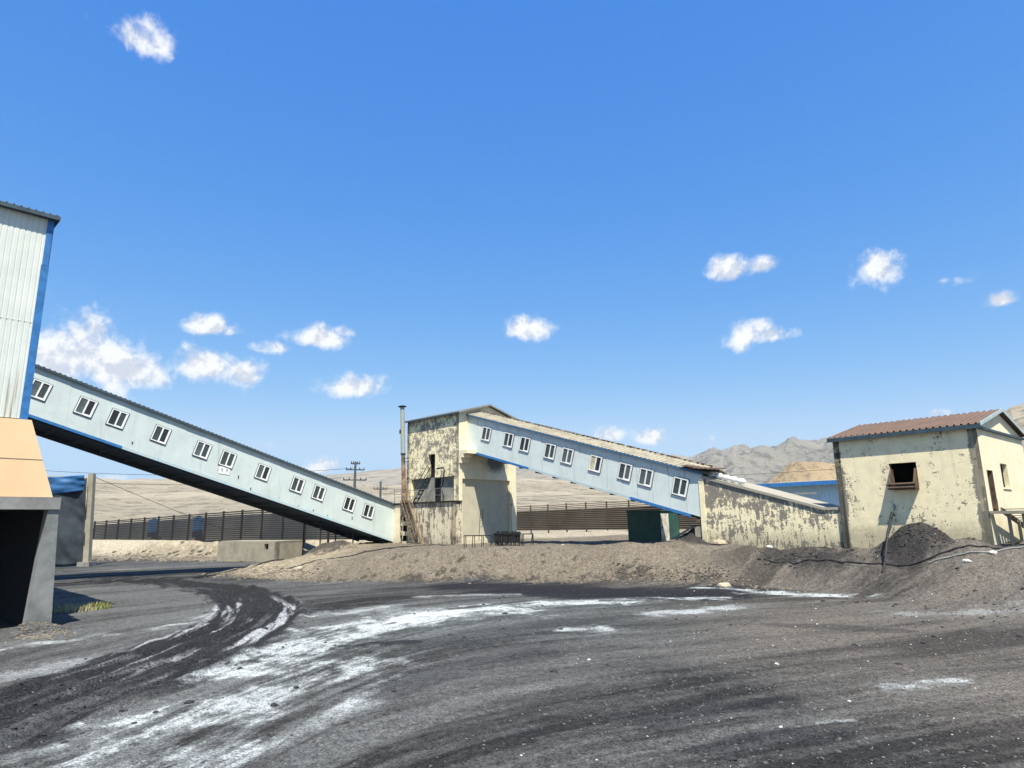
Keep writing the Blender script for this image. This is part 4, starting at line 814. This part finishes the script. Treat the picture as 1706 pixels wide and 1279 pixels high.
# ------------------------------------------------------------------ concrete post with shade net and blue tarp
PX, PY = -35.4, 56.43
po = empty('concrete_post', (PX, PY, 0), 0, 'tall concrete post at the right edge of the hanging shade net', 'post')
b = MB(); b.hexa([(-.2, -.2, -.3), (.26, -.2, -.3), (.26, .25, -.3), (-.2, .25, -.3), (-.62, -.2, 7.6), (-.2, -.2, 7.6), (-.2, .2, 7.6), (-.62, .2, 7.6)]); b.build('shaft', m_conc_tan, po)
b = MB(); b.box(-.5, .5, -.5, .5, -.3, .35); b.build('footing', m_conc, po)
def cloth(name, P, nx, nz, amp, mat, seed, thick=.02):
    """P = four corners bottom-left, bottom-right, top-right, top-left"""
    P = [Vector(p) for p in P]; v_, f_ = [], []; nrm = (P[1] - P[0]).cross(P[3] - P[0]).normalized()
    X, Z = np.meshgrid(np.linspace(0, 1, nx), np.linspace(0, 1, nz), indexing='xy'); F = fbm(X * 7 + Z * 1.5, Z * 2.2, 5, seed) * amp + .4 * amp * np.sin(X * 24 + 2 * Z)
    for j in range(nz):
        for i in range(nx):
            p = P[0].lerp(P[1], X[j, i]).lerp(P[3].lerp(P[2], X[j, i]), Z[j, i]); sag = -.35 * math.sin(math.pi * X[j, i]) * Z[j, i]
            v_.append(tuple(p + nrm * F[j, i] + Vector((0, 0, sag * amp * 2))))
    for j in range(nz - 1):
        for i in range(nx - 1): f_.append((j * nx + i, j * nx + i + 1, (j + 1) * nx + i + 1, (j + 1) * nx + i))
    m = MB(); m.v = v_; m.f = f_; o = m.build(name, mat, smooth=True); s = o.modifiers.new('thick', 'SOLIDIFY'); s.thickness = thick; return o
nt_ = cloth('shade_net', [(-45, 53.2, .1), (PX - .1, PY - .3, .15), (PX - .55, PY - .3, 7.2), (-46, 53.2, 6.9)], 90, 46, .42, m_net, 61)
tag(nt_, 'dark grey shade net hanging beside the concrete post, left of the gallery', 'net')
tp = cloth('blue_tarp', [(-46, 52.8, 4.4), (PX - .5, PY - .55, 6.2), (PX - .65, PY - .6, 7.45), (-46.5, 52.8, 7.2)], 60, 14, .22, m_tarp, 62)
tag(tp, 'blue tarp strip along the top of the dark shade net', 'tarp')

# ------------------------------------------------------------------ low concrete block wall beneath the gallery
cw = empty('concrete_bunker', (-20.9, 58.6, 0), RZ * .62, 'low tan concrete bunker with one small square hole below the long gallery', 'bunker')
b = MB(); b.wall((-6.8, 0, 0), (1, 0, 0), (0, .3, 0), 7.4, 1.72, [(5.85, 6.35, 1.05, 1.52)], base=-.5); b.wall((.6, 0, 0), (0, 1, 0), (-.3, 0, 0), 3, 1.72, base=-.5); b.box(-6.8, .6, .3, 3, 1.6, 1.78)
b.build('wall', m_conc_tan, cw)
b = MB(); b.box(-1.2, -.2, .35, .5, .8, 1.59); b.build('hole_shade', m_void_black, cw)  # black box paints the shade inside the hole

# ------------------------------------------------------------------ warehouse and mound behind the low hall
wh = empty('warehouse', (22.7, 62.0, 1.9), RZ, 'long pale blue ribbed warehouse behind the low hall and the small house', 'warehouse')
b = MB(); b.rib((0, 0, -.5), (0, 0, 4.15), (27, 0, -.5), pitch=.3, h=.05, duty=.3); b.build('wall', m_sheet, wh)
b = MB(); b.box(.1, 27, .1, 14, -.5, 4.0); b.build('end_wall', m_sheet, wh)
r_ = MB(); r_.rib((-.5, -.8, 4.2), (-.5, 7, 4.75), (27.5, -.8, 4.2), pitch=.4, h=.05); r_.rib((-.5, 14.6, 4.1), (-.5, 7, 4.75), (27.5, 14.6, 4.1), pitch=.4, h=.05); rf = r_.build('roof', m_roof_beige, wh)
b = MB(); b.box(-.5, 27.5, -.84, -.805, 3.95, 4.3); b.build('gutter', m_blue, rf)
b = MB(); b.tube([(4.8, -1.4, 2.3), (7.0, -1.4, 1.4)], .06, 8); b.box(1.5, 5.5, -.9, -.85, 3.2, 3.35); b.build('pipe', m_conc, wh)
n = 90; t_ = np.linspace(0, 1, 40); a_ = np.linspace(0, 2 * np.pi, n, endpoint=False); TT, AA2 = np.meshgrid(t_, a_, indexing='ij')
RRm = TT * 15.5; mx, my = RRm * np.cos(AA2) * 1.15, RRm * np.sin(AA2)
mz = np.clip(1 - TT, 0, .80) * 14.0 + .5 * fbm(mx * .25, my * .25, 5, 71) * (TT < .97) + .35 * fbm(np.cos(AA2) * 9, np.sin(AA2) * 9, 4, 72) * TT
mo = grid_mesh('spoil_heap', mx, my, mz - 1.2, None, hill_mat('heap_soil', (.40, .31, .20), (.33, .255, .165), (.20, .165, .115), 0, .1), closed=True)
mo.location = (50.5, 112, 2.2); tag(mo, 'flat topped tan soil heap rising behind the blue warehouse', 'heap')

# ------------------------------------------------------------------ utility poles and wires
def pole(x, y, ztop, arms, label, w_=.28):
    z = gh(x, y) - .5; p = empty('utility_pole', (x, y, z), R(20), label, 'pole', 'utility poles on the slope behind')
    b = MB(); b.tube([(0, 0, 0), (0, 0, ztop - z)], [w_, w_ * .6], 10); b.build('shaft', m_gasket, p)
    for dz, L in arms:
        L *= .72; b = MB(); b.bar((-L, 0, ztop - z - dz), (L, 0, ztop - z - dz), .16, .16)
        for xx in (-L, -L * .5, L * .5, L): b.tube([(xx, 0, ztop - z - dz), (xx, 0, ztop - z - dz + .38)], [.09, .06], 6)
        b.build('crossarm', m_black, p)
    return p
pole(-25.0, 105, 12.9, ((.35, .9), (1.3, 1.9), (2.9, 2.4)), 'taller utility pole with three crossarms above the end of the long gallery')
pole(-23.9, 120, 10.7, ((1.4, 1.6),), 'smaller utility pole with one crossarm left of the chimney pipe')
def wire(a, c_, sag, label, r=.022):
    pts = []
    for k in range(25):
        q = k / 24; p = Vector(a).lerp(Vector(c_), q); p.z -= sag * 4 * q * (1 - q); pts.append(p)
    m = MB(); m.tube(pts, r, 5); o = m.build('power_line', m_black); tag(o, label, 'wire', 'power lines behind the yard'); return o
wire((-25, 105, 11.9), (-95, 100, 14.5), 2.0, 'power line running left from the taller utility pole, upper wire', .03)
wire((-27, 105, 10.4), (-97, 100, 13.2), 2.0, 'power line running left from the taller utility pole, lower wire', .03)
wire((-23.9, 120, 9.6), (20, 128, 8.6), 1.2, 'power line running right from the smaller pole behind the tower', .03)
wire((-23.9, 120, 8.6), (60, 125, 7.6), 1.5, 'long low power line across the hillside behind both galleries', .035)
wire((-35.6, 56.6, 7.3), (-29.5, 74, 1.9), .1, 'thin stay wire slanting down from the concrete post to the ground')
wire((30, 100, 9.5), (80, 96, 12.8), .5, 'power line crossing in front of the tan soil heap', .03)

# ------------------------------------------------------------------ steel frame tables beside the tower
def table(x, y, L, label, covered=False, rz=-R(5)):
    z = gh(x, y); p = empty('steel_frame', (x, y, z - .03), rz, label, 'steel frame', 'low black steel frames at the foot of the tower')
    b = MB(); hh = .78
    for a in (0, .7): b.bar((0, a, hh), (L, a, hh), .05)
    for a in (0, L): b.bar((a, 0, hh), (a, .7, hh), .05)
    b.build('top_frame', m_black, p)
    n = max(1, int(L / (.16 if covered else .55)))
    for k in range(n + 1):
        for a in (0, .7):
            m = MB(); lean = random.uniform(-.06, .06); m.bar((L * k / n + lean, a, -.1), (L * k / n, a, hh), .045); m.build('leg', m_black, p)
    if covered:
        b = MB(); nx = 22
        for k in range(nx):
            a, c_ = .04 + (L - .1) * k / nx, .05 + (L - .1) * (k + 1) / nx; lo = random.uniform(.02, .38); hi = hh + random.uniform(-.03, .13)
            b.box(a, c_, .08 + random.uniform(-.05, .05), .62, lo, hi)
        b.build('black_cover', m_void_black, p)
    return p
table(-3.25, 43.9, 1.75, 'open black steel frame left of the covered one at the tower foot')
table(-1.35, 44.1, 1.75, 'black covered steel frame in the middle of the row at the tower foot', True)
table(.55, 44.3, .65, 'short open black steel frame right of the covered one')
p = empty('stake', (1.15, 44.2, gh(1.15, 44.2)), 0, 'thin black stake standing alone right of the steel frames', 'stake'); b = MB(); b.bar((-.1, 0, -.2), (.05, 0, .78), .05); b.bar((-.05, 0, .25), (.15, 0, .2), .03); b.build('rod', m_black, p)

# ------------------------------------------------------------------ hoses, pipes, planks, stones
def hose(pts, r, mat, label, cat='hose', lift=.03):
    q = smooth_line(pts, 3); m = MB(); m.tube([(x, y, gh(x, y) + lift) for x, y in q], r, 7); o = m.build('hose', mat); tag(o, label, cat, 'hoses and pipes on the ground'); return o
hose([(12.2, 33.4), (13.4, 32.0), (14.6, 30.2), (15.9, 28.4), (17.6, 26.9), (19.3, 25.9), (21.8, 25.6)], .035, m_black, 'black hose along the ground in front of the small house')
hose([(16.6, 27.4), (17.5, 26.6), (18.5, 26.0), (19.6, 25.4)], .04, m_conc, 'grey pipe piece lying parallel to the black hose before the house', 'pipe')
hose([(9.2, 39.6), (10.0, 38.5), (10.6, 37.7), (11.4, 37.1)], .06, m_conc, 'grey pipe curving over the dark heap next to the green shed', 'pipe', .12)
hose([(-15.0, 43.6), (-12.6, 43.5), (-10, 45.0), (-7.4, 47.1), (-4.2, 48.0)], .04, m_black, 'thin black hose over the clay from the gallery foot to the tower')
hose([(-27, 38.5), (-23.5, 40.2), (-20.0, 42.0), (-19.0, 43.6), (-18.2, 45.2), (-16.2, 48.0)], .07, m_black, 'thick black hose in the ditch left of the clay bank')
le = empty('leaning_pipe', (15.2, 28.3, gh(15.2, 28.3)), 0, 'black pipe leaning from the ground up against the small house front', 'pipe')
zz = gh(15.2, 28.3); LP = [(x - 15.2, y - 28.3, z - zz) for x, y, z in ((15.15, 28.25, zz - .05), (15.5, 28.6, zz + .35), (16.0, 29.05, 2.35), (16.5, 29.55, 2.95), (16.8, 29.9, 3.22), (17.02, 30.2, 3.12))]
b = MB(); b.tube(LP, .05, 9); b.build('pipe_length', m_black, le)
b = MB(); b.tube([LP[-3], LP[-2]], .075, 9); b.build('collar', m_black, le)
def rock_mesh(r, seed, sub=2, sq=.6):
    import bmesh
    rnd = random.Random(seed); bm = bmesh.new(); bmesh.ops.create_icosphere(bm, subdivisions=sub, radius=1)
    off = [rnd.uniform(0, 50) for _ in range(3)]; P = np.array([v_.co[:] for v_ in bm.verts])
    n = fbm(P[:, 0] * 1.3 + off[0], P[:, 1] * 1.3 + P[:, 2] * 1.7 + off[1], 4, seed)
    for v_, k in zip(bm.verts, n): 
        v_.co *= r * (1 + .45 * k); v_.co.z *= sq; v_.co.x *= 1.25
    me = bpy.data.meshes.new('stone'); bm.to_mesh(me); bm.free(); return me
m_stone_w = plain('white_stone', (.62, .60, .55), .9, var=.3, scale=5); m_stone_t = plain('tan_stone', (.42, .36, .26), .9, var=.3, scale=3); m_coal = plain('coal_lump', (.035, .035, .037), .8, var=.4, scale=5); m_rubble = plain('rubble_stone', (.20, .17, .13), .9, c2=(.11, .095, .075), scale=.5); m_stone_g = plain('grey_stone', (.10, .097, .093), .9, var=.3, scale=3)
stones = [
 (1.62, 15.6, .038, 'w', 'small bright white stone near the middle of the dark foreground'),
 (5.55, 15.0, .045, 'w', 'flat white stone on the coal in the right foreground'),
 (17.3, 26.2, .14, 'w', 'white stone beside the black hose before the small house'),
 (12.9, 34.4, .16, 'w', 'pale stone at the foot of the flaking low hall'),
 (11.1, 36.7, .36, 't', 'large tan block leaning at the pier between gallery and low hall'),
 (9.6, 31.5, .26, 't', 'yellowish clod low on the dirt bank before the green shed'),
 (18.3, 26.1, .12, 'w', 'small white lump touching the pipe joint before the house'),
 (-13.2, 41.7, .22, 't', 'tan stone on the clay by the gallery shadow'),
 (2.9, 40.6, .16, 't', 'small tan stone on top of the dirt bank'),
 (5.6, 12.0, .028, 'w', 'white chip in the near right gravel'),
 (3.9, 10.6, .025, 'w', 'whitish chip in the nearest middle gravel')]
for k, (x, y, r, c_, lab) in enumerate(stones):
    me = rock_mesh(r, 100 + k); me.materials.append({'w': m_stone_w, 't': m_stone_t}[c_]); o = bpy.data.objects.new('stone', me); col.objects.link(o)
    o.location = (x, y, gh(x, y) + r * .2); o.rotation_euler = (0, 0, k * 1.3); tag(o, lab, 'stone')
# loose rubble and gravel nobody could count
def scatter(name, spots, mat, label, seed):
    base = [rock_mesh(1, seed + k, 1, .7) for k in range(5)]; bv = [np.array([v_.co[:] for v_ in m.vertices]) for m in base]; bf = [np.array([p.vertices[:] for p in m.polygons]) for m in base]
    zs = terrain(spots[:, 0], spots[:, 1]); V, F, nn = [], [], 0; rg = np.random.default_rng(seed)
    for (x, y, r), z in zip(spots, zs):
        k = rg.integers(5); a = rg.uniform(0, 6.28); c_, s_ = math.cos(a), math.sin(a); v_ = bv[k] * r * np.array([1, rg.uniform(.6, 1), rg.uniform(.6, 1)])
        v_ = np.stack([v_[:, 0] * c_ - v_[:, 1] * s_ + x, v_[:, 0] * s_ + v_[:, 1] * c_ + y, v_[:, 2] + z + r * .12], 1); V.append(v_); F.append(bf[k] + nn); nn += len(v_)
    V = np.concatenate(V); F = np.concatenate(F); me = bpy.data.meshes.new(name); me.from_pydata(V.tolist(), [], F.tolist()); me.update(); me.materials.append(mat)
    o = bpy.data.objects.new(name, me); col.objects.link(o); tag(o, label, 'gravel', kind='stuff'); return o
rg = np.random.default_rng(11)
def ring(n, x0, x1, y0, y1, rmin, rmax): return np.stack([rg.uniform(x0, x1, n), rg.uniform(y0, y1, n), rmin + (rmax - rmin) * rg.random(n) ** 3], 1)
def near_line(pts, n, wd, rmin, rmax):
    pts = np.array(pts); seg = rg.integers(0, len(pts) - 1, n); t = rg.random(n)[:, None]; p = pts[seg] * (1 - t) + pts[seg + 1] * t + rg.normal(0, wd, (n, 2)); return np.concatenate([p, (rmin + (rmax - rmin) * rg.random(n) ** 3)[:, None]], 1)
sp_f = ring(5200, 1, 13, 8.5, 22, .008, .035); sp_f = sp_f[sp_f[:, 0] > (-1 + .06 * (sp_f[:, 1] - 8.5))]
sp_l = ring(1500, -9, 2, 8.5, 20, .007, .022)
sp_r = near_line(RUT_S, 2600, .85, .012, .05)
scatter('gravel', np.concatenate([sp_f, sp_l, ring(2600, 8, 24, 14, 30, .012, .045)]), m_stone_g, 'loose grey gravel scattered over the yard', 300)
scatter('coal_crumbs', np.concatenate([sp_r, near_line([(12.5, 33.5), (14.5, 31.8)], 260, .5, .03, .10), near_line([(16.0, 30.2), (18.6, 27.4)], 260, .45, .02, .08), near_line([(-6, 36.4), (-3, 36.2), (1, 35.6)], 260, .35, .015, .06), near_line([(5, 34.9), (8, 33.3), (10.5, 32.4)], 520, .5, .015, .07)]), m_coal, 'black coal crumbs along the wheel ruts and the foot of the bank', 310)
scatter('pale_gravel', np.concatenate([ring(330, 0, 14, 8.5, 20, .006, .020), ring(160, 6, 24, 15, 30, .012, .032)]), m_stone_w, 'pale chips of gravel scattered over the right of the yard', 400)
foot = [(x, y + .6) for x, y in BERMFOOT]
scatter('rubble', np.concatenate([near_line(foot, 700, .45, .02, .10), near_line([(-19, 45), (-15, 42), (-11.5, 40)], 700, .9, .02, .12), near_line([(-44, 71), (-33, 66), (-24, 63)], 1300, 1.6, .05, .28), near_line([(-18, 60), (-15, 54)], 350, 1.3, .05, .3), near_line([(-15.3, 21.5), (-13.9, 20.8), (-13.5, 19.7)], 300, .35, .02, .07)]), m_rubble, 'tan rubble strewn along the foot of the banks', 500)
scatter('coal_lumps', np.concatenate([ring(260, -8, 22, 9, 30, .02, .09), near_line([(13, 27), (17, 22), (20, 16)], 120, 1.2, .02, .10)]), m_coal, 'larger black coal lumps lying about the yard', 620)
# low dry scrub along the foot of the bank and the tuft beside the portal
def tuft(x, y, n, hh, rad_, mat, name, label, cat):
    m = MB(); rnd = random.Random(int(x * 100))
    for k in range(n):
        a = rnd.uniform(0, 6.28); d = rad_ * rnd.random() ** .6; px, py = d * math.cos(a), d * math.sin(a); lean = rnd.uniform(.1, .8); b_ = rnd.uniform(0, 6.28); l = hh * rnd.uniform(.4, 1.1)
        w2 = .010 + .006 * rnd.random(); dx, dy = math.cos(b_), math.sin(b_); i = len(m.v)
        p0 = Vector((px, py, -.02)); p1 = p0 + Vector((dx * lean * l * .4, dy * lean * l * .4, l * .6)); p2 = p0 + Vector((dx * lean * l, dy * lean * l, l))
        s_ = Vector((-dy, dx, 0)) * w2; m.v += [tuple(p0 - s_), tuple(p0 + s_), tuple(p1 + s_ * .7), tuple(p1 - s_ * .7), tuple(p2)]; m.f += [(i, i + 1, i + 2, i + 3), (i + 3, i + 2, i + 4)]
    o = m.build(name, mat); o.location = (x, y, gh(x, y)); return tag(o, label, cat)
m_grass = plain('dry_grass', (.26, .25, .08), .8, c2=(.12, .16, .05), scale=2); m_straw = plain('straw', (.42, .38, .22), .8)
tuft(-16.0, 26.5, 300, .30, .45, m_grass, 'grass_tuft', 'yellow green tuft of grass on the ground beside the portal pillar', 'grass')
tuft(-16.6, 26.1, 520, .26, .9, m_straw, 'grass_tuft', 'flattened pale straw tuft left of the green one by the portal', 'grass')
pk = MB(); pk.box(-.9, .9, -.07, .07, 0, .04); o = pk.build('plank', m_conc); o.location = (-28.5, 50.3, gh(-28.5, 50.3) + .02); o.rotation_euler = (0, 0, R(12)); tag(o, 'pale plank lying on the yard in front of the shade net', 'plank')
pk = MB(); pk.tube([(0, 0, -.3), (0, 0, 1.25)], .07, 8); o = pk.build('pipe_stub', m_white); o.location = (-17.3, 61.0, gh(-17.3, 61)); tag(o, 'short white pipe stub standing under the long gallery', 'pipe')
pk = MB(); pk.box(-.15, .15, -.15, .15, -.3, 1.4); o = pk.build('marker_post', m_conc_tan); o.location = (-16.6, 60.3, gh(-16.6, 60.3)); tag(o, 'stout tan concrete marker right of the white pipe stub', 'post')

# ------------------------------------------------------------------ air
if HAZE > 0:
    hz = MB(); hz.box(-2600, 2600, -400, 3300, -45, 262); ha = hz.build('haze', bpy.data.materials.new('haze')); tag(ha, 'thin pale haze over the whole valley', 'haze', kind='stuff')
    mm = ha.data.materials[0]; mm.use_nodes = True; nt = mm.node_tree; nt.nodes.clear(); out = nt.nodes.new('ShaderNodeOutputMaterial'); pv = nt.nodes.new('ShaderNodeVolumePrincipled')
    pv.inputs['Density'].default_value = HAZE; pv.inputs['Color'].default_value = (.86, .92, 1.0, 1); pv.inputs['Anisotropy'].default_value = 0.2; nt.links.new(pv.outputs[0], out.inputs['Volume'])
